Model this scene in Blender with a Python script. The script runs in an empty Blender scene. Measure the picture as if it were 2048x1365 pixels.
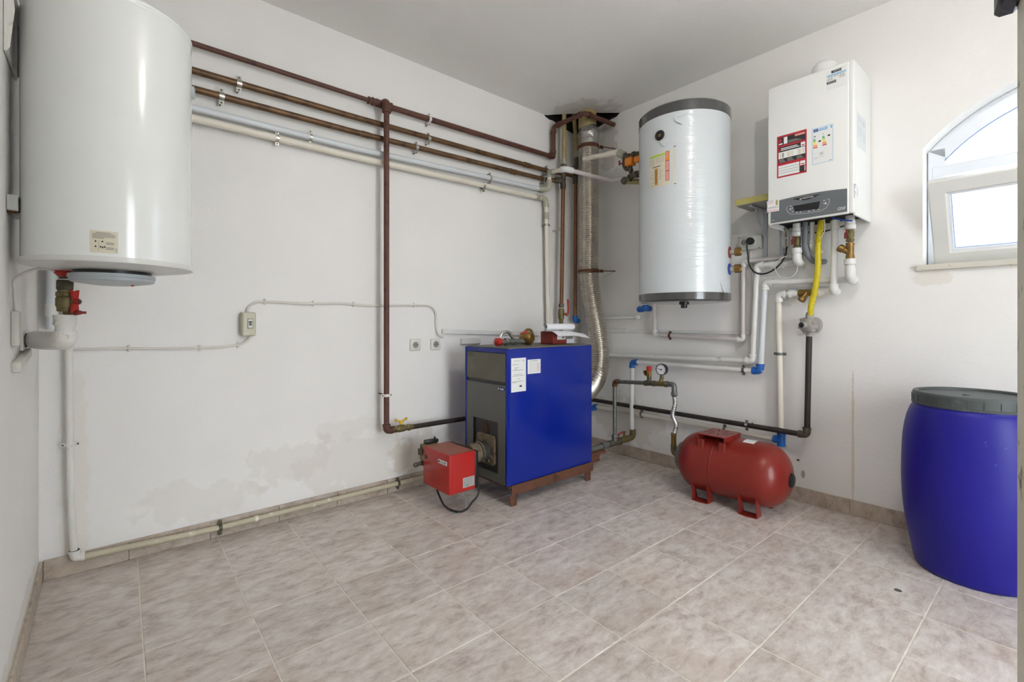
import bpy, bmesh, math, random
from mathutils import Vector, Matrix
random.seed(7)
scene = bpy.context.scene
col = scene.collection

# ------------------------------------------------------------------ camera, world, light, exposure
# room axes: corner of the two visible walls at the origin, back wall along -X, right wall along -Y, Z up
YAW = 0.70855
cam = bpy.data.objects.new('camera', bpy.data.cameras.new('camera'))
col.objects.link(cam)
cam.location = (-3.0735, -2.642, 1.04)
cam.rotation_euler = (math.pi / 2, 0, -YAW)
cam.data.sensor_width = 36.0
cam.data.lens = 940.1 / 2048 * 36
cam.data.shift_x = 0.00376
cam.data.shift_y = -0.01904
cam.data.clip_start = 0.01
scene.camera = cam

world = bpy.data.worlds.new('sky')
scene.world = world
world.use_nodes = True
bg = world.node_tree.nodes['Background']
bg.inputs['Color'].default_value = (0.88, 0.94, 1.0, 1)
bg.inputs['Strength'].default_value = 17.5

scene.view_settings.view_transform = 'Standard'
scene.view_settings.look = 'None'
scene.view_settings.gamma = 1.0
scene.view_settings.use_curve_mapping = False
scene.view_settings.exposure = -0.68
LAMP_POS = Vector((-1.74, -2.52, 2.50))
LAMP_STRENGTH = 860.0

# ------------------------------------------------------------------ frames of the two walls
H = 2.68
RB = -0.01252
BS = Vector((math.sin(RB), -math.cos(RB), 0))      # along the right wall, away from the corner
BN = Vector((-math.cos(RB), -math.sin(RB), 0))     # right wall, into the room
AS = Vector((-1, 0, 0))
AN = Vector((0, -1, 0))
UP = Vector((0, 0, 1))
def A(s, o, z): return AS * s + AN * o + UP * z
def B(s, o, z): return BS * s + BN * o + UP * z

# ------------------------------------------------------------------ materials
def lin(c):
    return tuple(((x / 255) / 12.92 if x / 255 <= 0.04045 else ((x / 255 + 0.055) / 1.055) ** 2.4) for x in c)
MATS = {}
def mat(name, c, rough=0.5, metal=0.0, var=0.06, vs=6.0, bump=0.0, bs=120.0, dirt=None, coat=0.0, stretch=None):
    """procedural paint / plastic / metal: noise-tinted colour, optional dirt patches (colour, amount, scale), fine relief"""
    m = bpy.data.materials.new(name); m.use_nodes = True
    nt = m.node_tree; N = nt.nodes; L = nt.links
    b = N['Principled BSDF']
    b.inputs['Roughness'].default_value = rough
    b.inputs['Metallic'].default_value = metal
    b.inputs['Coat Weight'].default_value = coat
    tc = N.new('ShaderNodeTexCoord'); mp = N.new('ShaderNodeMapping')
    if stretch: mp.inputs['Scale'].default_value = stretch
    L.new(tc.outputs['Object'], mp.inputs['Vector'])
    n = N.new('ShaderNodeTexNoise'); n.inputs['Scale'].default_value = vs; n.inputs['Detail'].default_value = 5
    L.new(mp.outputs[0], n.inputs['Vector'])
    r = N.new('ShaderNodeValToRGB')
    l = lin(c)
    r.color_ramp.elements[0].position = 0.3; r.color_ramp.elements[1].position = 0.7
    r.color_ramp.elements[0].color = (*[x * (1 - var) for x in l], 1)
    r.color_ramp.elements[1].color = (*[min(1, x * (1 + var)) for x in l], 1)
    L.new(n.outputs['Fac'], r.inputs['Fac'])
    out = r.outputs['Color']
    if dirt:
        dc, amt, dsc = dirt
        n2 = N.new('ShaderNodeTexNoise'); n2.inputs['Scale'].default_value = dsc; n2.inputs['Detail'].default_value = 8
        n2.inputs['Roughness'].default_value = 0.65
        L.new(mp.outputs[0], n2.inputs['Vector'])
        r2 = N.new('ShaderNodeValToRGB')
        r2.color_ramp.elements[0].position = 0.66 - amt * 0.3; r2.color_ramp.elements[1].position = 0.74 - amt * 0.2
        L.new(n2.outputs['Fac'], r2.inputs['Fac'])
        mx = N.new('ShaderNodeMix'); mx.data_type = 'RGBA'
        L.new(r2.outputs['Color'], mx.inputs[0]); L.new(out, mx.inputs[6]); mx.inputs[7].default_value = (*lin(dc), 1)
        out = mx.outputs[2]
    L.new(out, b.inputs['Base Color'])
    if bump:
        n3 = N.new('ShaderNodeTexNoise'); n3.inputs['Scale'].default_value = bs; n3.inputs['Detail'].default_value = 4
        L.new(mp.outputs[0], n3.inputs['Vector'])
        bp = N.new('ShaderNodeBump'); bp.inputs['Strength'].default_value = bump; bp.inputs['Distance'].default_value = 0.01
        L.new(n3.outputs['Fac'], bp.inputs['Height']); L.new(bp.outputs['Normal'], b.inputs['Normal'])
    MATS[name] = m
    return m

mat('plastic_white', (226, 226, 222), 0.35, var=0.03)
mat('pipe_white', (222, 222, 218), 0.38, var=0.04, dirt=((176, 170, 160), 0.1, 9))
mat('pipe_blue_white', (214, 219, 222), 0.38, var=0.03)
mat('pipe_pink_white', (212, 204, 204), 0.4, var=0.03)
mat('pipe_cream', (226, 220, 206), 0.4, var=0.04, dirt=((176, 165, 140), 0.1, 10))
mat('pipe_fitting', (170, 168, 148), 0.45, var=0.08)
mat('pipe_olive', (168, 152, 104), 0.6, var=0.14, vs=14)
mat('pipe_beige', (186, 178, 154), 0.5, var=0.08, dirt=((225, 222, 214), 0.18, 20))
mat('painted_over', (224, 222, 216), 0.55, var=0.04, bump=0.25, bs=70, dirt=((176, 164, 138), 0.2, 18))
mat('copper_brown', (104, 76, 48), 0.42, 0.3, var=0.22, vs=16, dirt=((72, 48, 34), 0.45, 14))
mat('copper_bright', (122, 82, 54), 0.38, 0.4, var=0.2, vs=12, dirt=((78, 58, 42), 0.35, 9))
mat('rust_paint', (92, 56, 46), 0.55, var=0.12, vs=10, dirt=((66, 40, 32), 0.4, 22))
mat('rust', (98, 60, 40), 0.85, 0.1, var=0.3, vs=40, bump=0.2, bs=150, dirt=((58, 36, 26), 0.5, 30))
mat('black_pipe', (50, 44, 40), 0.5, 0.2, var=0.2, vs=15, dirt=((84, 66, 52), 0.2, 12))
mat('galvanised', (120, 122, 118), 0.45, 0.6, var=0.2, vs=22, dirt=((82, 78, 66), 0.4, 16))
mat('fitting_dark', (92, 88, 74), 0.5, 0.5, var=0.25, vs=30, dirt=((54, 50, 40), 0.4, 26))
mat('steel_bright', (198, 198, 194), 0.25, 0.9, var=0.1, vs=30)
mat('strap_steel', (186, 186, 178), 0.32, 0.8, var=0.15, vs=40)
mat('brass', (142, 112, 62), 0.36, 0.75, var=0.2, vs=25, dirt=((84, 66, 38), 0.35, 24))
mat('brass_dull', (120, 108, 72), 0.5, 0.5, var=0.25, vs=25, dirt=((74, 66, 46), 0.4, 20))
mat('flue_steel', (206, 201, 192), 0.26, 0.92, var=0.12, vs=9)
mat('foil', (176, 174, 170), 0.22, 0.9, var=0.12, vs=12, bump=0.9, bs=38)
mat('red_plastic', (186, 40, 34), 0.4, var=0.1)
mat('red_dull', (128, 44, 36), 0.5, var=0.15, vs=20)
mat('yellow_handle', (220, 184, 40), 0.45, var=0.1)
mat('yellow_hose', (206, 188, 26), 0.45, var=0.05)
mat('blue_fitting', (30, 96, 178), 0.42, var=0.08)
mat('grey_hose', (112, 118, 124), 0.5, var=0.06)
mat('grey_cast', (164, 160, 154), 0.5, 0.25, var=0.08, vs=18)
mat('black_plastic', (22, 22, 23), 0.4, var=0.1)
mat('void_shade', (18, 16, 14), 0.95, var=0.3, vs=30)
mat('enamel', (232, 234, 231), 0.16, var=0.015, coat=0.3)
mat('enamel_under', (214, 214, 210), 0.3, var=0.03, dirt=((188, 182, 170), 0.1, 8))
mat('cover_grey', (178, 186, 190), 0.4, var=0.03)
mat('boiler_white', (232, 233, 230), 0.3, var=0.01)
mat('panel_grey', (98, 102, 105), 0.42, var=0.04)
mat('screen_dark', (26, 28, 30), 0.2, var=0.05)
mat('ink', (40, 40, 42), 0.6, var=0.05)
mat('ink_soft', (140, 138, 134), 0.6, var=0.05)
mat('ink_blue', (40, 74, 160), 0.5, var=0.05)
mat('ink_sky', (104, 176, 226), 0.5, var=0.05)
mat('ink_red', (176, 34, 48), 0.5, var=0.05)
mat('ink_pink', (226, 150, 140), 0.5, var=0.05)
mat('ink_green', (52, 150, 74), 0.5, var=0.05)
mat('ink_lime', (166, 206, 60), 0.5, var=0.05)
mat('ink_yellow', (244, 226, 60), 0.5, var=0.05)
mat('ink_orange', (236, 140, 44), 0.5, var=0.05)
mat('ink_tan', (206, 152, 70), 0.5, var=0.08)
mat('sticker_white', (230, 231, 230), 0.4, var=0.02)
mat('sticker_cream', (214, 208, 186), 0.5, var=0.03)
mat('sticker_silver', (176, 178, 174), 0.4, 0.2, var=0.06, vs=30)
mat('ink_faint', (206, 211, 218), 0.5, var=0.04)
mat('paper', (236, 236, 240), 0.75, var=0.02)
mat('boiler_blue', (4, 34, 138), 0.26, var=0.05, vs=3, coat=0.2)
mat('boiler_grey', (98, 98, 94), 0.45, 0.1, var=0.06, vs=5)
mat('boiler_grey_dusty', (104, 100, 88), 0.6, 0.1, var=0.12, vs=5, dirt=((122, 116, 100), 0.25, 6))
mat('recess_dark', (58, 58, 57), 0.5, 0.2, var=0.1)
mat('burnt', (74, 50, 36), 0.8, var=0.3, vs=16, dirt=((40, 30, 26), 0.5, 12))
mat('flange_cast', (124, 112, 92), 0.65, 0.4, var=0.25, vs=30, dirt=((96, 76, 56), 0.4, 22))
mat('burner_red', (176, 38, 34), 0.3, var=0.06, vs=4, coat=0.2)
mat('burner_top', (150, 92, 76), 0.55, var=0.1, vs=8)
mat('frame_rust', (98, 60, 42), 0.7, var=0.18, vs=12, dirt=((64, 40, 30), 0.35, 16))
mat('vessel_red', (128, 38, 30), 0.33, var=0.05, vs=5, coat=0.15)
mat('drum_blue', (28, 24, 132), 0.42, var=0.06, vs=4, dirt=((70, 64, 160), 0.02, 34))
mat('lid_grey', (70, 76, 76), 0.5, var=0.08, vs=9, dirt=((104, 108, 106), 0.15, 12))
mat('socket_white', (216, 214, 206), 0.4, var=0.03)
mat('box_beige', (196, 194, 172), 0.5, var=0.06, dirt=((150, 140, 116), 0.2, 20))
mat('box_grey', (190, 192, 186), 0.45, var=0.04)
mat('cable_white', (218, 214, 206), 0.5, var=0.05)
mat('cable_black', (26, 26, 28), 0.45, var=0.1)
mat('board_olive', (166, 158, 92), 0.5, var=0.08, vs=14)
mat('board_under', (150, 148, 142), 0.7, var=0.12, vs=10)
mat('bracket_grey', (176, 180, 188), 0.45, 0.3, var=0.06)
mat('upvc', (232, 236, 242), 0.32, var=0.02)
mat('upvc_sash', (220, 220, 216), 0.35, var=0.03)
mat('sill_stone', (206, 202, 190), 0.6, var=0.08, dirt=((150, 134, 108), 0.25, 14))
mat('gasket', (120, 146, 200), 0.5, var=0.05)
mat('fence_white', (224, 228, 234), 0.5, var=0.03)
mat('concrete', (204, 202, 196), 0.85, var=0.12, vs=4, bump=0.2)
mat('door_paint', (216, 213, 196), 0.5, var=0.08, vs=7, dirt=((96, 84, 66), 0.28, 26))
mat('terracotta', (122, 78, 60), 0.85, var=0.15, vs=14, bump=0.15)
mat('plaster_chunk', (206, 204, 196), 0.85, var=0.05, bump=0.5, bs=40)
mat('mortar', (224, 217, 204), 0.85, var=0.08, vs=20, bump=0.1)

for k_ in ('drum_blue', 'boiler_blue', 'vessel_red', 'burner_red'): MATS[k_].node_tree.nodes['Principled BSDF'].inputs['Specular IOR Level'].default_value = 0.32

def plaster(name, c, bump, stains):
    """rough painted plaster; stains: list of (centre, size, strength, colour) blotches with broken edges, in world metres"""
    m = bpy.data.materials.new(name); m.use_nodes = True
    nt = m.node_tree; N = nt.nodes; L = nt.links
    b = N['Principled BSDF']; b.inputs['Roughness'].default_value = 0.88
    ge = N.new('ShaderNodeNewGeometry')
    n = N.new('ShaderNodeTexNoise'); n.inputs['Scale'].default_value = 1.6; n.inputs['Detail'].default_value = 4
    L.new(ge.outputs['Position'], n.inputs['Vector'])
    r = N.new('ShaderNodeValToRGB'); l = lin(c)
    r.color_ramp.elements[0].position = 0.35; r.color_ramp.elements[1].position = 0.7
    r.color_ramp.elements[0].color = (*[x * 0.965 for x in l], 1); r.color_ramp.elements[1].color = (*[min(1, x * 1.02) for x in l], 1)
    L.new(n.outputs['Fac'], r.inputs['Fac']); out = r.outputs['Color']
    nz = N.new('ShaderNodeTexNoise'); nz.inputs['Scale'].default_value = 9; nz.inputs['Detail'].default_value = 7; nz.inputs['Roughness'].default_value = 0.6
    L.new(ge.outputs['Position'], nz.inputs['Vector'])
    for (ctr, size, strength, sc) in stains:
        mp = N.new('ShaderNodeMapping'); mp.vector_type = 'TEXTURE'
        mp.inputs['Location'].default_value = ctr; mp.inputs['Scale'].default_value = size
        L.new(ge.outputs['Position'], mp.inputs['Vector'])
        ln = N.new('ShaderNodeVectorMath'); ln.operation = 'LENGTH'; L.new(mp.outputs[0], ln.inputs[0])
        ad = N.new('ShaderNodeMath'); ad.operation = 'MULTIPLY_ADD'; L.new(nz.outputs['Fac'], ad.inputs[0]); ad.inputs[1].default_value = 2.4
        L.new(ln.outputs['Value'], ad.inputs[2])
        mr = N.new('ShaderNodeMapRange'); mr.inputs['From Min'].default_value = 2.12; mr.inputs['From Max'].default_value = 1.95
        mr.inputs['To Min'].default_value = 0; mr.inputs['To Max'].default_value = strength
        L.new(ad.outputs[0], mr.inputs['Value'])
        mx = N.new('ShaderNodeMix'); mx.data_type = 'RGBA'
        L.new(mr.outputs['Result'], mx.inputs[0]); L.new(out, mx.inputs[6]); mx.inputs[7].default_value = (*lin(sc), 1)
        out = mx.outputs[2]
    L.new(out, b.inputs['Base Color'])
    n3 = N.new('ShaderNodeTexNoise'); n3.inputs['Scale'].default_value = 95; n3.inputs['Detail'].default_value = 5
    L.new(ge.outputs['Position'], n3.inputs['Vector'])
    n4 = N.new('ShaderNodeTexNoise'); n4.inputs['Scale'].default_value = 7; n4.inputs['Detail'].default_value = 3
    L.new(ge.outputs['Position'], n4.inputs['Vector'])
    am = N.new('ShaderNodeMath'); am.operation = 'MULTIPLY_ADD'; L.new(n4.outputs['Fac'], am.inputs[0]); am.inputs[1].default_value = 1.2
    L.new(n3.outputs['Fac'], am.inputs[2])
    bp = N.new('ShaderNodeBump'); bp.inputs['Strength'].default_value = bump; bp.inputs['Distance'].default_value = 0.006
    L.new(am.outputs[0], bp.inputs['Height']); L.new(bp.outputs['Normal'], b.inputs['Normal'])
    MATS[name] = m
WALL = (238, 236, 233)
plaster('plaster_back', WALL, 0.2, [((-2.75, 0, 0.19), (0.28, 1, 0.10), 0.30, (216, 212, 203)), ((-2.32, 0, 0.30), (0.24, 1, 0.13), 0.32, (216, 211, 201)),
        ((-1.95, 0, 0.22), (0.38, 1, 0.2), 0.36, (216, 209, 197)), ((-2.0, 0, 0.42), (0.2, 1, 0.08), 0.3, (218, 213, 204)), ((-1.55, 0, 0.2), (0.25, 1, 0.16), 0.5, (210, 201, 185)),
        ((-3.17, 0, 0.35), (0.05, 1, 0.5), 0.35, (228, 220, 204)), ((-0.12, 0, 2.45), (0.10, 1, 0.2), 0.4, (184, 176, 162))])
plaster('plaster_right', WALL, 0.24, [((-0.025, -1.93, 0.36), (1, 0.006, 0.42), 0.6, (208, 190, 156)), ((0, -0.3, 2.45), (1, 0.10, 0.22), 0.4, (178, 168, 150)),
        ((-0.02, -1.69, 0.16), (1, 0.010, 0.022), 0.7, (140, 116, 90)), ((-0.02, -1.665, 0.235), (1, 0.008, 0.006), 0.9, (60, 56, 50)), ((-0.03, -2.24, 1.25), (1, 0.07, 0.05), 0.3, (208, 198, 176)), ((0, -0.45, 0.28), (1, 0.4, 0.2), 0.4, (200, 188, 170))])
plaster('plaster_left', WALL, 0.2, [((-3.275, -0.5, 0.1), (1, 0.5, 0.05), 0.35, (196, 190, 178))])
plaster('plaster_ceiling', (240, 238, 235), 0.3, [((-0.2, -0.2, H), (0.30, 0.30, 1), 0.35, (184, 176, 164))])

def tile_material(name, c1, c2, c3):
    m = bpy.data.materials.new(name); m.use_nodes = True
    nt = m.node_tree; N = nt.nodes; L = nt.links
    b = N['Principled BSDF']; b.inputs['Roughness'].default_value = 0.42
    tc = N.new('ShaderNodeTexCoord'); oi = N.new('ShaderNodeObjectInfo')
    mul = N.new('ShaderNodeMath'); mul.operation = 'MULTIPLY'; mul.inputs[1].default_value = 37.0
    L.new(oi.outputs['Random'], mul.inputs[0])
    ad = N.new('ShaderNodeVectorMath'); ad.operation = 'ADD'
    L.new(tc.outputs['Object'], ad.inputs[0]); L.new(mul.outputs[0], ad.inputs[1])
    mp = N.new('ShaderNodeMapping'); mp.inputs['Scale'].default_value = (0.75, 1.5, 1)
    L.new(ad.outputs[0], mp.inputs['Vector'])
    n1 = N.new('ShaderNodeTexNoise'); n1.inputs['Scale'].default_value = 17; n1.inputs['Detail'].default_value = 9; n1.inputs['Roughness'].default_value = 0.72
    n1.inputs['Distortion'].default_value = 0.25
    L.new(mp.outputs[0], n1.inputs['Vector'])
    r = N.new('ShaderNodeValToRGB'); e = r.color_ramp.elements
    e[0].position = 0.33; e[0].color = (*lin(c1), 1); e[1].position = 0.66; e[1].color = (*lin(c3), 1)
    k = e.new(0.48); k.color = (*lin(c2), 1)
    L.new(n1.outputs['Fac'], r.inputs['Fac'])
    n2 = N.new('ShaderNodeTexNoise'); n2.inputs['Scale'].default_value = 4.5; n2.inputs['Detail'].default_value = 5
    L.new(ad.outputs[0], n2.inputs['Vector'])
    r2 = N.new('ShaderNodeValToRGB'); r2.color_ramp.elements[0].position = 0.52; r2.color_ramp.elements[1].position = 0.72
    r2.color_ramp.elements[1].color = (0.28, 0.28, 0.28, 1)
    L.new(n2.outputs['Fac'], r2.inputs['Fac'])
    mx = N.new('ShaderNodeMix'); mx.data_type = 'RGBA'
    L.new(r2.outputs['Color'], mx.inputs[0]); L.new(r.outputs['Color'], mx.inputs[6]); mx.inputs[7].default_value = (*lin((166, 138, 112)), 1)
    hv = N.new('ShaderNodeHueSaturation')
    vm = N.new('ShaderNodeMapRange'); vm.inputs['To Min'].default_value = 0.94; vm.inputs['To Max'].default_value = 1.05
    L.new(oi.outputs['Random'], vm.inputs['Value']); L.new(vm.outputs['Result'], hv.inputs['Value'])
    L.new(mx.outputs[2], hv.inputs['Color']); L.new(hv.outputs['Color'], b.inputs['Base Color'])
    n3 = N.new('ShaderNodeTexNoise'); n3.inputs['Scale'].default_value = 60; n3.inputs['Detail'].default_value = 5
    L.new(mp.outputs[0], n3.inputs['Vector'])
    bp = N.new('ShaderNodeBump'); bp.inputs['Strength'].default_value = 0.12; bp.inputs['Distance'].default_value = 0.004
    L.new(n3.outputs['Fac'], bp.inputs['Height']); L.new(bp.outputs['Normal'], b.inputs['Normal'])
    MATS[name] = m
tile_material('floor_tile', (166, 153, 144), (200, 189, 181), (220, 213, 207))
tile_material('skirting_tile', (150, 134, 120), (180, 166, 152), (198, 186, 172))

def emission(name, c, s):
    m = bpy.data.materials.new(name); m.use_nodes = True
    N = m.node_tree.nodes; N.remove(N['Principled BSDF'])
    e = N.new('ShaderNodeEmission'); e.inputs['Color'].default_value = (*c, 1); e.inputs['Strength'].default_value = s
    m.node_tree.links.new(e.outputs[0], N['Material Output'].inputs['Surface']); MATS[name] = m
emission('bulb_light', (1.0, 0.965, 0.925), LAMP_STRENGTH)
def glass(name):
    m = bpy.data.materials.new(name); m.use_nodes = True
    nt = m.node_tree; N = nt.nodes; L = nt.links; N.remove(N['Principled BSDF'])
    t = N.new('ShaderNodeBsdfTransparent'); t.inputs['Color'].default_value = (0.93, 0.96, 0.97, 1)
    g = N.new('ShaderNodeBsdfGlossy'); g.inputs['Roughness'].default_value = 0.02
    f = N.new('ShaderNodeFresnel'); f.inputs['IOR'].default_value = 1.45
    x = N.new('ShaderNodeMixShader'); L.new(f.outputs[0], x.inputs[0]); L.new(t.outputs[0], x.inputs[1]); L.new(g.outputs[0], x.inputs[2])
    L.new(x.outputs[0], N['Material Output'].inputs['Surface']); MATS[name] = m
glass('window_glass')
def wrapped_white(name):
    """white tank under loose shrink film: long shallow creases and a gloss layer"""
    m = bpy.data.materials.new(name); m.use_nodes = True
    nt = m.node_tree; N = nt.nodes; L = nt.links; b = N['Principled BSDF']
    b.inputs['Base Color'].default_value = (*lin((206, 212, 215)), 1); b.inputs['Roughness'].default_value = 0.3
    b.inputs['Coat Weight'].default_value = 0.7; b.inputs['Coat Roughness'].default_value = 0.12
    tc = N.new('ShaderNodeTexCoord'); mp = N.new('ShaderNodeMapping'); mp.inputs['Scale'].default_value = (0.8, 0.8, 11)
    L.new(tc.outputs['Object'], mp.inputs['Vector'])
    w = N.new('ShaderNodeTexNoise'); w.inputs['Scale'].default_value = 3.5; w.inputs['Detail'].default_value = 4; w.inputs['Distortion'].default_value = 1.2
    L.new(mp.outputs[0], w.inputs['Vector'])
    r = N.new('ShaderNodeValToRGB'); e = r.color_ramp.elements
    e[0].position = 0.44; e[1].position = 0.5; e[1].color = (1, 1, 1, 1); k = e.new(0.56); k.color = (0, 0, 0, 1)
    L.new(w.outputs['Fac'], r.inputs['Fac'])
    bp = N.new('ShaderNodeBump'); bp.inputs['Strength'].default_value = 0.13; bp.inputs['Distance'].default_value = 0.006
    L.new(r.outputs['Color'], bp.inputs['Height']); L.new(bp.outputs['Normal'], b.inputs['Normal']); L.new(bp.outputs['Normal'], b.inputs['Coat Normal'])
    MATS[name] = m
wrapped_white('film_white')
mat('film_band', (64, 64, 64), 0.25, var=0.1, bump=0.3, bs=30, coat=0.8)

# ------------------------------------------------------------------ mesh builder (world coordinates)
def basis(d):
    d = Vector(d).normalized()
    a = Vector((0, 0, 1)) if abs(d.z) < 0.9 else Vector((1, 0, 0))
    x = a.cross(d).normalized()
    return x, d.cross(x), d
def fillet(pts, rad, n=6):
    pts = [Vector(p) for p in pts]
    out = [pts[0]]
    for i in range(1, len(pts) - 1):
        a, p, b = pts[i - 1], pts[i], pts[i + 1]
        t = min(rad, (a - p).length * 0.48, (b - p).length * 0.48)
        p0 = p + (a - p).normalized() * t; p1 = p + (b - p).normalized() * t
        for k in range(n + 1):
            s = k / n; out.append(p0 * (1 - s) ** 2 + p * 2 * s * (1 - s) + p1 * s * s)
    out.append(pts[-1])
    return out
def spline(pts, n=8):
    P = [Vector(p) for p in pts]; P = [P[0] * 2 - P[1]] + P + [P[-1] * 2 - P[-2]]
    out = []
    for i in range(1, len(P) - 2):
        a, b, c, d = P[i - 1:i + 3]
        for k in range(n):
            t = k / n
            out.append(0.5 * ((2 * b) + (c - a) * t + (2 * a - 5 * b + 4 * c - d) * t * t + (3 * b - a - 3 * c + d) * t ** 3))
    out.append(P[-2])
    return out
class MB:
    def __init__(s, m='plastic_white'): s.V = []; s.F = []; s.I = []; s.S = []; s.mats = [m]; s.cur = 0
    def use(s, m):
        if m not in s.mats: s.mats.append(m)
        s.cur = s.mats.index(m); return s
    def add(s, V, F, smooth=False):
        k = len(s.V); s.V += [Vector(v) for v in V]
        for f in F: s.F.append([i + k for i in f]); s.I.append(s.cur); s.S.append(smooth)
        return s
    def box(s, c, size, ax=None, bev=0.0, seg=1):
        """box centred at c; ax = (ex,ey,ez) unit vectors"""
        ex, ey, ez = ax or (Vector((1, 0, 0)), Vector((0, 1, 0)), UP)
        c = Vector(c); hx, hy, hz = [d / 2 for d in size]
        if bev <= 0:
            V = [c + ex * x * hx + ey * y * hy + ez * z * hz for z in (-1, 1) for y in (-1, 1) for x in (-1, 1)]
            F = [(0, 2, 3, 1), (4, 5, 7, 6), (0, 1, 5, 4), (2, 6, 7, 3), (0, 4, 6, 2), (1, 3, 7, 5)]
            return s.add(V, F)
        bm = bmesh.new(); bmesh.ops.create_cube(bm, size=1)
        for v in bm.verts: v.co = Vector((v.co.x * 2 * hx, v.co.y * 2 * hy, v.co.z * 2 * hz))
        bmesh.ops.bevel(bm, geom=list(bm.edges), offset=bev, segments=seg, affect='EDGES', profile=0.5)
        bm.verts.index_update()
        V = [c + ex * v.co.x + ey * v.co.y + ez * v.co.z for v in bm.verts]
        F = [[v.index for v in f.verts] for f in bm.faces]
        bm.free()
        return s.add(V, F, seg > 1)
    def loft(s, rings, closed_caps=True, smooth=True):
        n = len(rings[0]); V = [v for r in rings for v in r]; F = []
        for i in range(len(rings) - 1):
            for j in range(n):
                F.append((i * n + j, i * n + (j + 1) % n, (i + 1) * n + (j + 1) % n, (i + 1) * n + j))
        s.add(V, F, smooth)
        if closed_caps:
            k = len(s.V) - len(V); m = (len(rings) - 1) * n
            s.F.append([k + j for j in range(n)][::-1]); s.F.append([k + m + j for j in range(n)])
            s.I += [s.cur] * 2; s.S += [False] * 2
        return s
    def lathe(s, prof, o, axis=UP, seg=24, caps=True, sharp=False):
        """prof: list of (radius, height along axis) from o"""
        x, y, d = basis(axis); o = Vector(o)
        q = []
        for (r0, h0), (r1, h1) in zip(prof[:-1], prof[1:]):      # support loops keep long straight flanks straight
            q.append((r0, h0)); l = math.hypot(r1 - r0, h1 - h0)
            if l > 0.03:
                f = 0.002 / l; q += [(r0 + (r1 - r0) * f, h0 + (h1 - h0) * f), (r1 + (r0 - r1) * f, h1 + (h0 - h1) * f)]
        prof = q + [prof[-1]]
        R = [[o + d * h + (x * math.cos(2 * math.pi * k / seg) + y * math.sin(2 * math.pi * k / seg)) * max(r, 1e-4) for k in range(seg)] for r, h in prof]
        return s.loft(R, caps, True)
    def cyl(s, p0, p1, r, r1=None, seg=16):
        p0 = Vector(p0); p1 = Vector(p1)
        return s.lathe([(r, 0), (r if r1 is None else r1, (p1 - p0).length)], p0, p1 - p0, seg)
    def tube(s, path, r, seg=12, caps=True):
        P = [Vector(p) for p in path]
        P = [p for i, p in enumerate(P) if i == 0 or (p - P[i - 1]).length > 1e-5]
        t = (P[1] - P[0]).normalized(); x, y, _ = basis(t); rings = []
        for i, p in enumerate(P):
            a = (P[i] - P[i - 1]).normalized() if i else (P[1] - P[0]).normalized()
            b = (P[i + 1] - P[i]).normalized() if i < len(P) - 1 else a
            nt = (a + b).normalized()
            q = t.rotation_difference(nt); x = q @ x; t = nt
            x = (x - t * x.dot(t)).normalized(); y = t.cross(x)
            rr = r(i / (len(P) - 1)) if callable(r) else r
            rings.append([p + (x * math.cos(2 * math.pi * k / seg) + y * math.sin(2 * math.pi * k / seg)) * rr for k in range(seg)])
        return s.loft(rings, caps, True)
    def prism(s, poly, o, ex, ey, h):
        """flat outline (list of 2D points) in the plane (ex,ey) at o, extruded by h along ex x ey"""
        ez = ex.cross(ey).normalized(); o = Vector(o); n = len(poly)
        V = [o + ex * a + ey * b for a, b in poly] + [o + ex * a + ey * b + ez * h for a, b in poly]
        F = [list(range(n))[::-1], list(range(n, 2 * n))] + [(i, (i + 1) % n, n + (i + 1) % n, n + i) for i in range(n)]
        return s.add(V, F)
    def ball(s, c, r, seg=14, n=8, sq=(1, 1, 1)):
        c = Vector(c)
        R = [[c + Vector((sq[0] * r * math.sin(t) * math.cos(2 * math.pi * k / seg), sq[1] * r * math.sin(t) * math.sin(2 * math.pi * k / seg), -sq[2] * r * math.cos(t))) for k in range(seg)]
             for t in [0.02 + (math.pi - 0.04) * i / n for i in range(n + 1)]]
        return s.loft(R, True, True)
    def torus(s, c, axis, R, r, seg=24, n=8):
        x, y, d = basis(axis); c = Vector(c); V = []; F = []
        for i in range(seg):
            a = 2 * math.pi * i / seg; e = x * math.cos(a) + y * math.sin(a)
            for j in range(n):
                b = 2 * math.pi * j / n; V.append(c + e * (R + r * math.cos(b)) + d * r * math.sin(b))
        for i in range(seg):
            for j in range(n):
                F.append((i * n + j, ((i + 1) % seg) * n + j, ((i + 1) % seg) * n + (j + 1) % n, i * n + (j + 1) % n))
        return s.add(V, F, True)
    def patch(s, fn, u0, v0, u1, v1, lift=0.0004, nu=1):
        """thin printed rectangle on a surface fn(u, v, lift)"""
        V = []; F = []
        for i in range(nu + 1):
            u = u0 + (u1 - u0) * i / nu
            V += [fn(u, v0, lift), fn(u, v1, lift)]
        for i in range(nu): F.append((2 * i, 2 * i + 2, 2 * i + 3, 2 * i + 1))
        return s.add(V, F)
    def text(s, body, o, ex, ey, size, lift=0.0006, align='CENTER', shear=0.0, spread=1.0):
        cu = bpy.data.curves.new('lettering', 'FONT'); cu.body = body; cu.size = size; cu.align_x = align; cu.align_y = 'CENTER'
        cu.shear = shear; cu.space_character = spread; cu.resolution_u = 3
        ob = bpy.data.objects.new('lettering', cu); me = bpy.data.meshes.new_from_object(ob)
        ez = ex.cross(ey).normalized(); o = Vector(o)
        s.add([o + ex * v.co.x + ey * v.co.y + ez * lift for v in me.vertices], [list(p.vertices) for p in me.polygons])
        bpy.data.objects.remove(ob); bpy.data.curves.remove(cu); bpy.data.meshes.remove(me)
        return s

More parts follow.
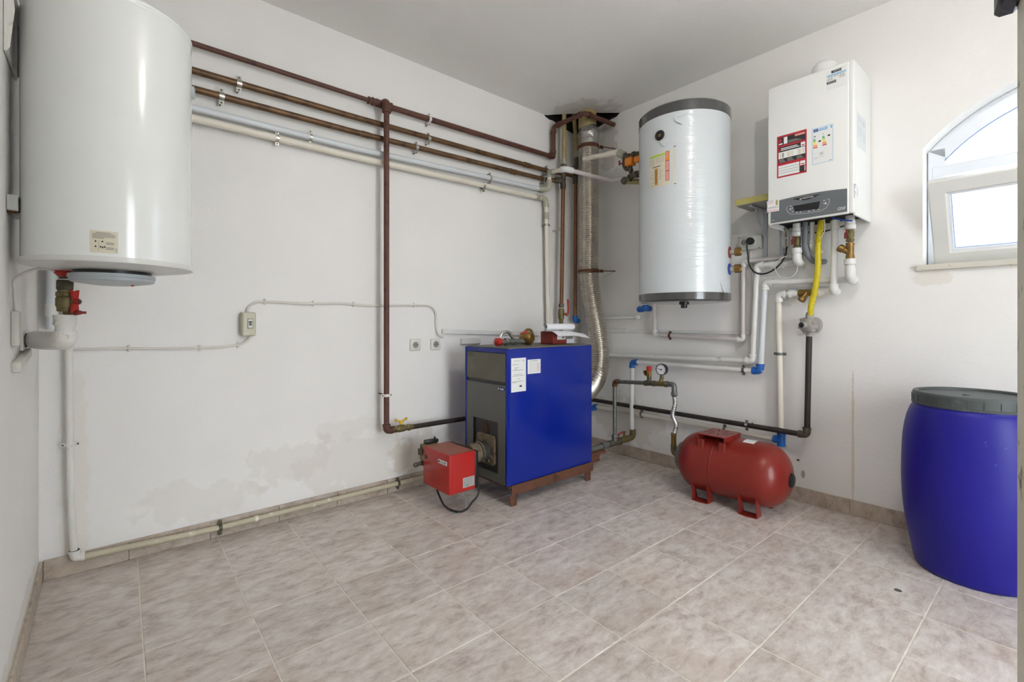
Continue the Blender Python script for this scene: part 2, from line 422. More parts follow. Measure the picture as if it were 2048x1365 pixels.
def tag(o, label=None, cat=None, group=None, kind=None):
    if label: o['label'] = label
    if cat: o['category'] = cat
    if group: o['group'] = group
    if kind: o['kind'] = kind
    return o
def build(name, mb, parent=None, label=None, origin=None, flat=False, angle=40):
    V = mb.V
    if origin is None:
        xs = [v.x for v in V]; ys = [v.y for v in V]; zs = [v.z for v in V]
        origin = Vector(((min(xs) + max(xs)) / 2, (min(ys) + max(ys)) / 2, min(zs)))
    me = bpy.data.meshes.new(name)
    me.from_pydata([v - origin for v in V], [], mb.F)
    for m in mb.mats: me.materials.append(MATS[m])
    me.polygons.foreach_set('material_index', mb.I)
    me.polygons.foreach_set('use_smooth', [False if flat else True] * len(mb.F) if any(mb.S) else [False] * len(mb.F))
    me.update()
    if any(mb.S) and not flat: me.set_sharp_from_angle(angle=math.radians(angle))
    o = bpy.data.objects.new(name, me); col.objects.link(o)
    o.location = origin
    if parent:
        o.parent = parent
        w = parent.location if parent.parent is None else (parent.location + Vector((0, 0, 0)))
        o.matrix_parent_inverse = WORLD[parent.name].inverted()
    WORLD[o.name] = Matrix.Translation(origin) if parent is None or True else None
    if label: o['label'] = label
    return o
WORLD = {}
def thing(name, label, cat, loc, group=None):
    o = bpy.data.objects.new(name, None); col.objects.link(o); o.location = loc; o.empty_display_size = 0.1
    WORLD[o.name] = Matrix.Translation(Vector(loc))
    return tag(o, label, cat, group)
def struct(name, mb, origin=None):
    return tag(build(name, mb, origin=origin), kind='structure')

# --- plumbing helpers, all returning a built part
def run(parent, pts, r, m, name='pipe_run', bend=0.0, seg=14, label=None):
    return build(name, MB(m).tube(fillet(pts, bend) if bend else pts, r, seg), parent, label)
def collar(mb, p, d, r, L, lip=0.12):
    d = Vector(d).normalized(); p = Vector(p)
    e = L * 0.18
    return mb.lathe([(r, -L / 2), (r * (1 + lip), -L / 2), (r * (1 + lip), -L / 2 + e), (r * (1 + lip * 0.45), -L / 2 + e), (r * (1 + lip * 0.45), L / 2 - e), (r * (1 + lip), L / 2 - e), (r * (1 + lip), L / 2), (r, L / 2)], p, d, 18)
def coupling(parent, p, d, r, L, m, name='coupling'):
    return build(name, collar(MB(m), p, d, r * 1.12, L), parent)
def elbow(parent, p, d1, d2, r, m, L=None, name='elbow', k=1.22, bend=0.9):
    """d1, d2 point away from the corner p along the two joined pipes"""
    L = L or r * 2.6; p = Vector(p); d1 = Vector(d1).normalized(); d2 = Vector(d2).normalized()
    mb = MB(m).tube(fillet([p + d1 * L, p, p + d2 * L], L * bend, 8), r * k, 16)
    for d in (d1, d2):
        mb.lathe([(r * k, L * 0.62), (r * k * 1.12, L * 0.64), (r * k * 1.12, L * 1.0), (r, L * 1.0)], p, d, 16)
    return build(name, mb, parent)
def nut(mb, p, d, r, L):
    return mb.lathe([(r * 0.9, -L / 2), (r, -L / 2 + L * 0.12), (r, L / 2 - L * 0.12), (r * 0.9, L / 2)], p, d, 6)
def strap(parent, p, axis, n, r, o, w=0.018, m='strap_steel', name='pipe_clamp'):
    """omega-shaped pipe strap: p on the pipe axis, n away from the wall, o distance of the axis from the wall"""
    axis = Vector(axis).normalized(); n = Vector(n).normalized(); e = axis.cross(n).normalized(); p = Vector(p)
    R = r + 0.0012; ear = -r * 0.25; prof = [(-(R + 0.021), ear), (-(R + 0.001), ear)]
    prof += [(-R * math.cos(t), R * math.sin(t)) for t in [math.pi * i / 12 for i in range(13)]]
    prof += [((R + 0.001), ear), ((R + 0.021), ear)]
    mb = MB(m); V = []; F = []; t = 0.0016
    N = len(prof)
    for i, (a, b) in enumerate(prof):
        a0, b0 = prof[max(i - 1, 0)]; a1, b1 = prof[min(i + 1, N - 1)]
        tx, ty = a1 - a0, b1 - b0; l = math.hypot(tx, ty) or 1; nx, ny = -ty / l * t, tx / l * t
        for (q, s) in ((a, b), (a + nx, b + ny)):
            for k in (-1, 1): V.append(p + e * q + n * s + axis * k * w / 2)
    for i in range(N - 1):
        a = i * 4; b = a + 4
        F += [(a, a + 1, b + 1, b), (a + 2, b + 2, b + 3, a + 3), (a, b, b + 2, a + 2), (a + 1, a + 3, b + 3, b + 1)]
    F += [(0, 2, 3, 1), (4 * N - 4, 4 * N - 3, 4 * N - 1, 4 * N - 2)]
    mb.add(V, F, True)
    mb.use('fitting_dark')
    for k in (-1, 1):
        q = p + e * k * (R + 0.0125) + n * ear; mb.lathe([(0.0045, 0), (0.0045, 0.0032), (0.002, 0.0044)], q, n, 10)
        mb.cyl(q, q - n * (o + ear - 0.0005), 0.003, seg=8)
    return build(name, mb, parent)
def ring_clamp(parent, p, axis, n, r, o, m='strap_steel', name='pipe_clamp'):
    """two-piece ring clamp on a stud into the wall"""
    axis = Vector(axis).normalized(); n = Vector(n).normalized(); e = axis.cross(n).normalized(); p = Vector(p)
    mb = MB(m).lathe([(r + 0.0005, -0.008), (r + 0.003, -0.008), (r + 0.003, 0.008), (r + 0.0005, 0.008)], p, axis, 18, False)
    for k in (-1, 1): mb.box(p + e * k * (r + 0.009), (0.014, 0.016, 0.006), (e, axis, n))
    mb.use('fitting_dark')
    for k in (-1, 1): mb.cyl(p + e * k * (r + 0.010) - n * 0.006, p + e * k * (r + 0.010) + n * 0.007, 0.0035, seg=8)
    mb.cyl(p - n * (r + 0.001), p - n * (o - 0.001), 0.004, seg=8)
    return build(name, mb, parent)

# ================================================================== THE ROOM
XC = -3.275        # left wall
YD = -4.30         # wall behind the camera
# floor slab with single tiles
mb = MB('mortar'); mb.box(((XC) / 2, YD / 2, -0.052), (-XC + 0.3, -YD + 0.3, 0.1012))
floor = struct('floor', mb)
def clip(poly, nx, ny, c):
    out = []
    for i in range(len(poly)):
        a = poly[i]; b = poly[(i + 1) % len(poly)]
        da = nx * a[0] + ny * a[1] - c; db = nx * b[0] + ny * b[1] - c
        if da <= 0: out.append(a)
        if da * db < 0:
            t = da / (da - db); out.append((a[0] + (b[0] - a[0]) * t, a[1] + (b[1] - a[1]) * t))
    return out
def tile_mesh(poly, h, m):
    """tile with chamfered arris, poly in local xy, top at z = h"""
    n = len(poly); cx = sum(p[0] for p in poly) / n; cy = sum(p[1] for p in poly) / n
    def ins(d): 
        out = []
        for p in poly:
            l = math.hypot(p[0] - cx, p[1] - cy); f = max(0.2, 1 - d * 1.41 / max(l, 1e-6)); out.append((cx + (p[0] - cx) * f, cy + (p[1] - cy) * f))
        return out
    V = [(x, y, 0) for x, y in poly] + [(x, y, h - 0.0009) for x, y in poly] + [(x, y, h) for x, y in ins(0.0012)]
    F = [list(range(2 * n, 3 * n))]
    for k in (0, n): F += [(k + i, k + (i + 1) % n, k + n + (i + 1) % n, k + n + i) for i in range(n)]
    me = bpy.data.meshes.new('tile'); me.from_pydata(V, [], F); me.materials.append(MATS[m]); me.update()
    return me
PITCH = 0.304; ROT = -0.01951; T0 = Vector((-2.0821, -1.4049)); g = 0.2999 / 2
full = tile_mesh([(-g, -g), (g, -g), (g, g), (-g, g)], 0.0035, 'floor_tile')
cr, sr = math.cos(ROT), math.sin(ROT)
for i in range(-6, 10):
    for j in range(-12, 7):
        # tile i,j has its low corner on joint i,j
        lx = (i + 0.5) * PITCH; ly = (j + 0.5) * PITCH
        c = Vector((T0.x + lx * cr - ly * sr, T0.y + lx * sr + ly * cr))
        q = [(c.x + a * cr - b * sr, c.y + a * sr + b * cr) for a, b in ((-g, -g), (g, -g), (g, g), (-g, g))]
        k = clip(q, -1, 0, -(XC + 0.002)); k = clip(k, 0, 1, -0.002) if k else k
        k = clip(k, 0, -1, -(YD + 0.002)) if k else k
        if k: k = clip(k, -BN.x, -BN.y, -0.002)
        if not k or len(k) < 3: continue
        area = abs(sum(k[m][0] * k[(m + 1) % len(k)][1] - k[(m + 1) % len(k)][0] * k[m][1] for m in range(len(k)))) / 2
        if area < 0.002: continue
        whole = area > 0.2999 ** 2 * 0.999
        if whole: me = full
        else:
            loc = [((x - c.x) * cr + (y - c.y) * sr, -(x - c.x) * sr + (y - c.y) * cr) for x, y in k]
            me = tile_mesh(loc, 0.0035, 'floor_tile')
        o = bpy.data.objects.new('tile', me); col.objects.link(o)
        o.rotation_euler = (random.uniform(-0.0012, 0.0012), random.uniform(-0.0012, 0.0012), ROT)
        o.location = (c.x, c.y, -0.0034 + random.uniform(-0.0004, 0.0004))
        o.parent = floor; o.matrix_parent_inverse = WORLD[floor.name].inverted()
# back wall (A), left wall (C), wall behind the camera (D)
TOP = 3.0
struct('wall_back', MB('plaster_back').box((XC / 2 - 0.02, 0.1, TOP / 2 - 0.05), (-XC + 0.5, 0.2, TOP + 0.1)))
struct('wall_left', MB('plaster_left').box((XC - 0.1, YD / 2, H / 2), (0.2, -YD, H)))
# wall behind the camera; unseen doorway added to let in fill daylight
DX0, DX1, DH = -2.30, -1.20, 2.15
struct('wall_front', MB('plaster_left').box(((XC - 0.25 + DX0) / 2, YD - 0.1, H / 2), (DX0 - XC + 0.25, 0.2, H)).box(((DX1 + 0.25) / 2, YD - 0.1, H / 2), (0.25 - DX1, 0.2, H)).box(((DX0 + DX1) / 2, YD - 0.1, (H + DH) / 2), (DX1 - DX0, 0.2, H - DH)))
# right wall (B) with the arched window opening
WS0, WS1, WC, WZ, WR = 2.215, 3.325, 2.77, 1.4223, 0.7244
SILL = 1.305
def arch(r, s0, s1, n=24):
    return [(s0 + (s1 - s0) * i / n, WZ + math.sqrt(max(r * r - (s0 + (s1 - s0) * i / n - WC) ** 2, 0))) for i in range(n + 1)]
TH = 0.26
mb = MB('plaster_right'); V = []; F = []
def face(pts, o, flip):
    k = len(V); V.extend([B(s, o, z) for s, z in pts]); f = list(range(k, k + len(pts))); F.append(f[::-1] if flip else f)
SE = -YD + 0.12
ar = arch(WR, WS0, WS1)
for o, fl in ((0, False), (-TH, True)):
    face([(-0.06 if o == 0 else -0.3, -0.05), (WS0, -0.05), (WS0, TOP), (-0.06 if o == 0 else -0.3, TOP)], o, fl)
    face([(WS1, -0.05), (SE, -0.05), (SE, TOP), (WS1, TOP)], o, fl)
    face([(WS0, -0.05), (WS1, -0.05), (WS1, SILL), (WS0, SILL)], o, fl)
    for (a, b) in zip(ar[:-1], ar[1:]): face([a, b, (b[0], TOP), (a[0], TOP)], o, fl)
loop = [(WS0, SILL)] + ar + [(WS1, SILL)]
for a, b in zip(loop, loop[1:] + loop[:1]):
    k = len(V); V.extend([B(a[0], 0, a[1]), B(b[0], 0, b[1]), B(b[0], -TH, b[1]), B(a[0], -TH, a[1])]); F.append((k, k + 1, k + 2, k + 3))
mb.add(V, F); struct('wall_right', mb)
# ceiling with the corner broken out round the flue, and the shaft above it
cut = 0.415
poly = [(-cut, 0.0), (XC - 0.1, 0.0), (XC - 0.1, YD - 0.1), (0.1, YD - 0.1), (0.1, -cut - 0.02), (0.0, -cut)]
rag = [(-0.0, -cut), (-0.05, -0.372), (-0.11, -0.318), (-0.15, -0.292), (-0.21, -0.222), (-0.26, -0.176), (-0.33, -0.10), (-0.375, -0.052), (-cut, 0.0)]
poly = rag + [(XC - 0.1, 0.0), (XC - 0.1, YD - 0.1), (0.1, YD - 0.1), (0.1, -cut)]
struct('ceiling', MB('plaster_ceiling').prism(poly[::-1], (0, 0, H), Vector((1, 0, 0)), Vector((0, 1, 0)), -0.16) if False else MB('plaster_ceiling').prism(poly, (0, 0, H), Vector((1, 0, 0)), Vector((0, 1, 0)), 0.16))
rg = lambda L, n: [(L * k / n, 2.625 + 0.055 * (k / n) ** 2 + random.uniform(-0.012, 0.012)) for k in range(n + 1)]
mb = MB('void_shade')  # panels coloured near black as the shade inside the broken-out hole
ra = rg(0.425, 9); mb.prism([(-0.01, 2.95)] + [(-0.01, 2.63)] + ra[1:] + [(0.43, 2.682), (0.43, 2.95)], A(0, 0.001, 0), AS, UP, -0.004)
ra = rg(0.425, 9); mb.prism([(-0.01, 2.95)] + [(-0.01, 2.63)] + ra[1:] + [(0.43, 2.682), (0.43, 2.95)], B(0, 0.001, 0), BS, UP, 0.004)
struct('hole_shade_lining', mb.box((-0.25, -0.25, 2.95), (0.62, 0.62, 0.04)).box((-0.30, -0.52, 2.88), (0.55, 0.04, 0.1)).box((-0.56, -0.25, 2.88), (0.04, 0.55, 0.1)))

# tiled skirting
def skirting(name, p0, d, n, L, first, side):
    d = Vector(d); n = Vector(n); p0 = Vector(p0)
    base = struct(name, MB('mortar').box(p0 + d * L / 2 + n * 0.003 + UP * 0.041, (L, 0.006, 0.080), (d, n, UP)))
    s = first - PITCH
    while s < L:
        a = max(s + 0.0015, 0.002); b = min(s + PITCH - 0.0015, L - 0.002)
        if b - a > 0.02:
            mb = MB('skirting_tile').box(p0 + d * (a + b) / 2 + n * (0.009 + random.uniform(-0.0007, 0.0007)) + UP * 0.0425, (b - a, 0.008, 0.083), (d, n, UP), 0.001)
            build('tile', mb, base)
        s += PITCH
skirting('baseboard_back', (0, 0, 0), AS, AN, -XC - 0.012, 0.26, 1)
skirting('baseboard_right', (0, 0, 0), BS, BN, -YD - 0.02, 0.40, 1)
skirting('baseboard_left', (XC, -0.012, 0), Vector((0, -1, 0)), Vector((1, 0, 0)), -YD - 0.03, 0.19, 1)

# ------------------------------------------------------------------ window
FO0, FO1 = -0.165, -0.10       # frame depth in the wall
mb = MB('upvc')
def strip(mb, outer, inner, o0, o1):
    """solid band between two point rows (s,z)"""
    R = []
    for (a, b) in zip(outer, inner): R.append([B(a[0], o1, a[1]), B(b[0], o1, b[1]), B(b[0], o0, b[1]), B(a[0], o0, a[1])])
    mb.loft(R, True, False)
RI = 0.642
so = [WC - 0.547 + 1.094 * i / 28 for i in range(29)]
strip(mb, [(s, WZ + math.sqrt(0.722 ** 2 - (s - WC) ** 2)) for s in so], [(WC + (s - WC) * 0.88, WZ + math.sqrt(RI ** 2 - ((s - WC) * 0.88) ** 2)) for s in so], FO0, FO1)
def bbox(mb, s0, s1, z0, z1, o0, o1, bev=0.004): return mb.box(B((s0 + s1) / 2, (o0 + o1) / 2, (z0 + z1) / 2), (s1 - s0, o1 - o0, z1 - z0), (BS, BN, UP), bev)
bbox(mb, WS0 + 0.003, 2.287, 1.318, 1.90, FO0, FO1); bbox(mb, 3.253, WS1 - 0.003, 1.318, 1.90, FO0, FO1)
bbox(mb, WS0 + 0.02, WS1 - 0.02, 1.756, 1.812, FO0, FO1 + 0.004); bbox(mb, WS0 + 0.02, WS1 - 0.02, 1.312, 1.338, FO0, FO1)
win = tag(build('window_1', mb), kind='structure')
mb = MB('window_glass')
ga = [(WC - 0.50 + 1.0 * i / 20) for i in range(21)]
gp = [(s - WC, WZ + math.sqrt(0.65 ** 2 - (s - WC) ** 2)) for s in ga]
mb.prism([(gp[0][0], 1.80)] + gp + [(gp[-1][0], 1.80)], B(WC, -0.135, 0), BS, UP, 0.006)
build('pane', mb, win)
mb = MB('gasket'); mb.tube([B(s, -0.1, WZ + math.sqrt(0.639 ** 2 - (s - WC) ** 2)) for s in [WC - 0.488 + 0.976 * i / 24 for i in range(25)]], 0.002, 6); build('seal', mb, win)
# tilted hopper sash, hinged at the bottom
TILT = math.radians(27.5)
def SA(s, h, t): return B(s, -0.085 + h * math.sin(TILT) + t * math.cos(TILT), 1.338 + h * math.cos(TILT) - t * math.sin(TILT))
SN = (SA(0, 0, 1) - SA(0, 0, 0)).normalized(); SU = (SA(0, 1, 0) - SA(0, 0, 0)).normalized()
mb = MB('upvc_sash')
def sbox(mb, s0, s1, h0, h1, t0=0.0, t1=0.05, bev=0.005): return mb.box(SA((s0 + s1) / 2, (h0 + h1) / 2, (t0 + t1) / 2), (s1 - s0, h1 - h0, t1 - t0), (BS, SU, SN), bev)
sbox(mb, 2.252, 2.315, 0, 0.415); sbox(mb, 3.225, 3.288, 0, 0.415); sbox(mb, 2.305, 3.235, 0, 0.063); sbox(mb, 2.305, 3.235, 0.352, 0.415)
sash = build('sash', mb, win, 'tilted-in white plastic sash')
mb = MB('upvc'); sbox(mb, 2.312, 2.328, 0.06, 0.356, 0.02, 0.042, 0.003); sbox(mb, 3.212, 3.228, 0.06, 0.356, 0.02, 0.042, 0.003)
sbox(mb, 2.32, 3.22, 0.06, 0.076, 0.02, 0.042, 0.003); sbox(mb, 2.32, 3.22, 0.34, 0.356, 0.02, 0.042, 0.003); build('glazing_bead', mb, sash)
mb = MB('window_glass'); sbox(mb, 2.322, 3.218, 0.07, 0.346, 0.022, 0.028, 0); build('pane', mb, sash)
mb = MB('gasket'); sbox(mb, 2.326, 2.330, 0.074, 0.342, 0.026, 0.036, 0); sbox(mb, 2.33, 3.21, 0.074, 0.078, 0.026, 0.036, 0); build('seal', mb, sash)
mb = MB('upvc'); mb.cyl(B(2.335, -0.055, 1.338), B(2.41, -0.055, 1.338), 0.008, seg=12); mb.cyl(B(2.322, -0.055, 1.338), B(2.333, -0.055, 1.338), 0.009, seg=12).cyl(B(2.412, -0.055, 1.338), B(2.423, -0.055, 1.338), 0.009, seg=12)
build('hinge', mb, win, 'white barrel hinge')
mb = MB('sill_stone'); bbox(mb, 2.19, 3.35, 1.288, 1.316, -0.24, 0.022, 0.004); tag(build('trim_2', mb), kind='structure')

# outdoors beyond the window: white ribbed sheet fence on a concrete strip
mb = MB('fence_white'); FX = 1.30
pts = []; y = -0.6; 
while y > -7.2:
    pts += [(0.0, y), (0.0, y - 0.10), (0.025, y - 0.125), (0.025, y - 0.165), (0.0, y - 0.19)]; y -= 0.19
R = [[Vector((FX - a, b, 0.0)), Vector((FX - a, b, 2.24)), Vector((FX - a + 0.004, b, 2.24)), Vector((FX - a + 0.004, b, 0.0))] for a, b in pts]
mb.loft(R, True, False)
fence = tag(build('sheet_fence', mb), 'white ribbed metal sheet fence seen outside the window', 'fence')
build('top_rail', MB('fence_white').box((FX + 0.012, -3.9, 2.255), (0.05, 6.6, 0.035), bev=0.004), fence)
struct('ground', MB('concrete').box((0, -4, -0.16), (30, 30, 0.1)))

# open door leaf at the right edge, close to the camera
hinge_p = Vector((XC + 0.012, -2.735, 0)); free_p = Vector((-2.50, -2.6205, 0))
dd = (free_p - hinge_p).normalized(); dn = Vector((-dd.y, dd.x, 0))
L = (free_p - hinge_p).length
mb = MB('door_paint').box(hinge_p + dd * L / 2 - dn * 0.02 + UP * 1.01, (L, 0.04, 1.99), (dd, dn, UP), 0.003)
door = struct('door_1', mb)
mb = MB('black_plastic').box(free_p - dd * 0.02 + dn * 0.006 + UP * 1.325, (0.05, 0.014, 0.055), (dd, dn, UP), 0.003)
mb.cyl(free_p + dd * 0.004 - dn * 0.01 + UP * 1.318, free_p + dd * 0.012 - dn * 0.01 + UP * 1.318, 0.007, seg=10)
build('latch', mb, door, 'black latch fitting')

# ceiling lamp (out of frame): the light of the room
t = thing('ceiling_lamp', 'bare bulb in a white ceiling holder', 'lamp', (LAMP_POS.x, LAMP_POS.y, LAMP_POS.z - 0.05))
build('holder', MB('plastic_white').lathe([(0.055, H - 0.001), (0.055, H - 0.02), (0.024, H - 0.035), (0.022, LAMP_POS.z + 0.045)], (LAMP_POS.x, LAMP_POS.y, 0), UP, 20), t)
build('bulb', MB('bulb_light').ball(LAMP_POS, 0.034, 12, 8), t)
# ================================================================== PIPES ON THE BACK WALL
X1 = Vector((1, 0, 0)); Y1 = Vector((0, 1, 0))
# --- rust-brown gas line: thin run, tee, long run, hop round the flue, riser down to the boiler
t = thing('gas_pipe', 'rust-brown painted gas pipe with riser down to yellow-handled valve', 'pipe', A(1.83, 0.1, 0.40))
run(t, [A(3.27, 0.045, 2.327), A(1.90, 0.045, 2.325)], 0.0125, 'rust_paint')
mb = MB('rust_paint'); collar(mb, A(1.905, 0.045, 2.325), AS, 0.0165, 0.022, 0.3); collar(mb, A(1.878, 0.045, 2.325), AS, 0.0185, 0.03, 0.25)
mb.tube([A(1.865, 0.045, 2.325), A(1.775, 0.045, 2.324)], 0.0225, 16); collar(mb, A(1.782, 0.045, 2.324), AS, 0.0225, 0.02, 0.2)
mb.tube(fillet([A(1.829, 0.045, 2.324), A(1.829, 0.10, 2.322), A(1.829, 0.10, 2.27)], 0.04, 8), 0.0225, 16); collar(mb, A(1.829, 0.10, 2.268), UP, 0.0215, 0.018, 0.2)
build('tee', mb, t)
run(t, [A(1.79, 0.045, 2.324), A(0.385, 0.045, 2.345), A(0.375, 0.045, 2.345), A(0.375, 0.045, 2.585), Vector((-0.355, -0.345, 2.60)), Vector((-0.03, -0.372, 2.592))], 0.0178, 'rust_paint', bend=0.03)
for p, d in ((A(0.415, 0.045, 2.345), AS), (A(0.375, 0.045, 2.385), UP), (A(0.375, 0.045, 2.545), UP), (Vector((-0.371, -0.10, 2.588)), Vector((0.02, -0.3, 0.015))), (Vector((-0.357, -0.30, 2.598)), Vector((0.02, -0.3, 0.015))), (Vector((-0.30, -0.35, 2.598)), X1)):
    build('elbow_collar', collar(MB('rust_paint'), p, d, 0.019, 0.022, 0.22), t)
run(t, [A(1.829, 0.10, 2.28), A(1.829, 0.10, 0.405)], 0.0163, 'rust_paint', 'riser')
elbow(t, A(1.829, 0.10, 0.403), UP, X1, 0.0163, 'rust_paint', 0.038)
mb = MB('brass_dull'); mb.tube([A(1.795, 0.10, 0.403), A(1.66, 0.10, 0.402)], 0.0165, 14); mb.lathe([(0.017, -0.03), (0.021, -0.018), (0.022, 0.018), (0.017, 0.03)], A(1.735, 0.10, 0.403), AS, 16)
nut(mb, A(1.775, 0.10, 0.403), AS, 0.021, 0.016); nut(mb, A(1.685, 0.10, 0.402), AS, 0.021, 0.02)
mb.cyl(A(1.735, 0.10, 0.42), A(1.735, 0.10, 0.436), 0.007, seg=10)
val = build('valve', mb, t, 'tarnished brass gas valve')
mb = MB('yellow_handle'); mb.cyl(A(1.735, 0.10, 0.428), A(1.735, 0.10, 0.45), 0.010, seg=12)
for k in (-1, 1):
    mb.box(A(1.735 + k * 0.017, 0.10, 0.450), (0.030, 0.014, 0.010), ((AS * 1 + UP * 0.35 * k).normalized(), AN, (UP - AS * 0.35 * k).normalized()), 0.003); mb.box(A(1.735 + k * 0.034, 0.10, 0.457), (0.012, 0.018, 0.016), (AS, AN, UP), 0.004)
build('valve_handle', mb, val, 'yellow butterfly handle')
run(t, [A(1.67, 0.10, 0.401), A(1.2, 0.10, 0.398)], 0.0150, 'black_pipe', 'boiler_feed', label='black iron feed pipe')
strap(t, A(1.508, 0.045, 2.328), AS, AN, 0.0178, 0.045, 0.016, 'painted_over'); ring_clamp(t, A(1.829, 0.10, 0.61), UP, AN, 0.0163, 0.10, 'painted_over')

# --- two brown copper heating pipes, each turning down in the corner
t = thing('copper_pipe', 'upper of the two brown copper pipes along the back wall', 'pipe', A(0.18, 0.1, 1.04), 'brown copper heating pipes')
run(t, [A(3.27, 0.04, 2.203), A(2.02, 0.04, 2.205), A(0.42, 0.04, 2.224), A(0.20, 0.085, 2.226)], 0.0162, 'copper_brown')
mb = MB('copper_brown'); collar(mb, A(0.66, 0.04, 2.2215), AS, 0.0175, 0.05, 0.12); build('coupling', mb, t)
mb = MB('fitting_dark'); collar(mb, A(0.185, 0.095, 2.226), AS, 0.02, 0.04); mb.tube([A(0.172, 0.10, 2.30), A(0.178, 0.10, 2.16)], 0.0205, 14); build('tee', mb, t)
run(t, [A(0.205, 0.10, 2.80), A(0.158, 0.10, 2.41)], 0.0165, 'pipe_olive', 'drop_pipe', label='yellowed plastic upper pipe')
mb = MB('pipe_fitting'); collar(mb, A(0.156, 0.10, 2.40), UP, 0.020, 0.05, 0.15); mb.use('fitting_dark'); nut(mb, A(0.158, 0.10, 2.355), UP, 0.024, 0.03); mb.cyl(A(0.158, 0.10, 2.38), A(0.17, 0.10, 2.29), 0.019); build('union', mb, t)
run(t, [A(0.170, 0.10, 2.30), A(0.181, 0.10, 1.06)], 0.0150, 'copper_bright', 'drop_pipe')
elbow(t, A(0.181, 0.10, 1.045), UP, X1, 0.016, 'blue_fitting', 0.04)
for s in (2.577, 1.511, 0.445): strap(t, A(s, 0.04, 2.204 if s > 1 else 2.224), AS, AN, 0.0162, 0.04, 0.022 if s > 2 else 0.018)

t = thing('copper_pipe', 'lower of the two brown copper pipes along the back wall', 'pipe', A(0.32, 0.1, 0.92), 'brown copper heating pipes')
run(t, [A(3.27, 0.04, 2.118), A(2.02, 0.04, 2.120), A(0.42, 0.04, 2.152), A(0.36, 0.085, 2.155)], 0.0162, 'copper_brown')
mb = MB('copper_brown'); collar(mb, A(0.80, 0.04, 2.143), AS, 0.0175, 0.05, 0.12); build('coupling', mb, t); build('coupling', collar(MB('copper_brown'), A(1.93, 0.04, 2.122), AS, 0.0170, 0.04, 0.06), t)
mb = MB('fitting_dark'); mb.tube(fillet([A(0.385, 0.068, 2.153), A(0.322, 0.10, 2.155), A(0.322, 0.10, 2.09)], 0.04, 8), 0.022, 16); mb.tube([A(0.318, 0.10, 2.155), A(0.315, 0.10, 2.27)], 0.019, 14); nut(mb, A(0.314, 0.10, 2.275), UP, 0.025, 0.03); build('tee', mb, t)
run(t, [A(0.308, 0.10, 2.80), A(0.312, 0.10, 2.30)], 0.0170, 'pipe_olive', 'drop_pipe', label='yellowed plastic upper pipe')
mb = MB('pipe_fitting'); collar(mb, A(0.312, 0.10, 2.305), UP, 0.021, 0.045, 0.15); build('union', mb, t)
run(t, [A(0.322, 0.10, 2.10), A(0.342, 0.10, 1.17)], 0.0155, 'copper_bright', 'drop_pipe')
mb = MB('fitting_dark'); nut(mb, A(0.343, 0.10, 1.165), UP, 0.021, 0.03); mb.use('brass_dull'); mb.lathe([(0.016, -0.05), (0.023, -0.035), (0.024, 0.0), (0.023, 0.03), (0.017, 0.045)], A(0.344, 0.10, 1.10), UP, 16)
mb.cyl(A(0.344, 0.10, 1.06), A(0.345, 0.10, 0.92), 0.0165); mb.cyl(A(0.344, 0.12, 1.10), A(0.330, 0.142, 1.10), 0.008, seg=10)
val = build('valve', mb, t, 'brass ball valve')
mb = MB('red_plastic'); mb.tube(spline([A(0.336, 0.145, 1.085), A(0.322, 0.147, 1.10), A(0.316, 0.148, 1.125), A(0.318, 0.148, 1.19), A(0.320, 0.147, 1.215)]), 0.0075, 10); build('valve_lever', mb, val, 'red lever')
mb = MB('strap_steel'); mb.cyl(A(0.338, 0.002, 1.77), A(0.338, 0.09, 1.77), 0.006, seg=8); build('pipe_clamp', mb, t)
for s in (2.651, 1.598, 0.485): strap(t, A(s, 0.04, 2.119 + max(0, 2.02 - s) * 0.0197), AS, AN, 0.0162, 0.04, 0.022 if s > 2 else 0.018)

# --- bluish white plastic pipe, out round the flue to the wrapped cylinder
t = thing('water_pipe', 'bluish white plastic pipe running just above the cream one', 'pipe', A(3.24, 0.04, 0.99), 'white plastic pipes on the back wall')
run(t, [A(3.235, 0.042, 1.01), A(3.235, 0.042, 2.03), A(2.0, 0.04, 2.027), A(0.49, 0.04, 2.066)], 0.0172, 'pipe_blue_white', bend=0.04)
mb = MB('pipe_fitting'); mb.tube(fillet([A(0.53, 0.04, 2.066), A(0.49, 0.05, 2.066), A(0.470, 0.088, 2.066), A(0.469, 0.09, 2.13)], 0.04, 8), 0.0212, 16)
collar(mb, A(0.505, 0.04, 2.066), AS, 0.0215, 0.03); collar(mb, A(0.469, 0.09, 2.12), UP, 0.0215, 0.025); build('elbow', mb, t)
run(t, [A(0.469, 0.09, 2.11), A(0.467, 0.091, 2.18)], 0.0165, 'pipe_cream')
mb = MB('pipe_fitting'); mb.tube(fillet([A(0.467, 0.091, 2.155), A(0.467, 0.093, 2.192), Vector((-0.476, -0.145, 2.186))], 0.03, 8), 0.021, 16); build('elbow', mb, t)
run(t, [Vector((-0.472, -0.125, 2.188)), Vector((-0.498, -0.27, 2.168))], 0.0165, 'pipe_cream')
mb = MB('pipe_white'); mb.tube(fillet([Vector((-0.49, -0.235, 2.173)), Vector((-0.502, -0.287, 2.165)), Vector((-0.44, -0.304, 2.160))], 0.03, 8), 0.0225, 16); build('elbow', mb, t)
run(t, [Vector((-0.46, -0.298, 2.161)), Vector((-0.12, -0.388, 2.132)), Vector((-0.11, -0.40, 2.130)), Vector((-0.235, -0.66, 2.066))], 0.0160, 'pipe_pink_white', bend=0.02)
mb = MB('pipe_pink_white'); mb.ball(Vector((-0.112, -0.396, 2.131)), 0.022); build('elbow', mb, t)
mb = MB('pipe_white'); collar(mb, A(3.235, 0.042, 1.085), UP, 0.0195, 0.05, 0.12); build('coupling', mb, t)
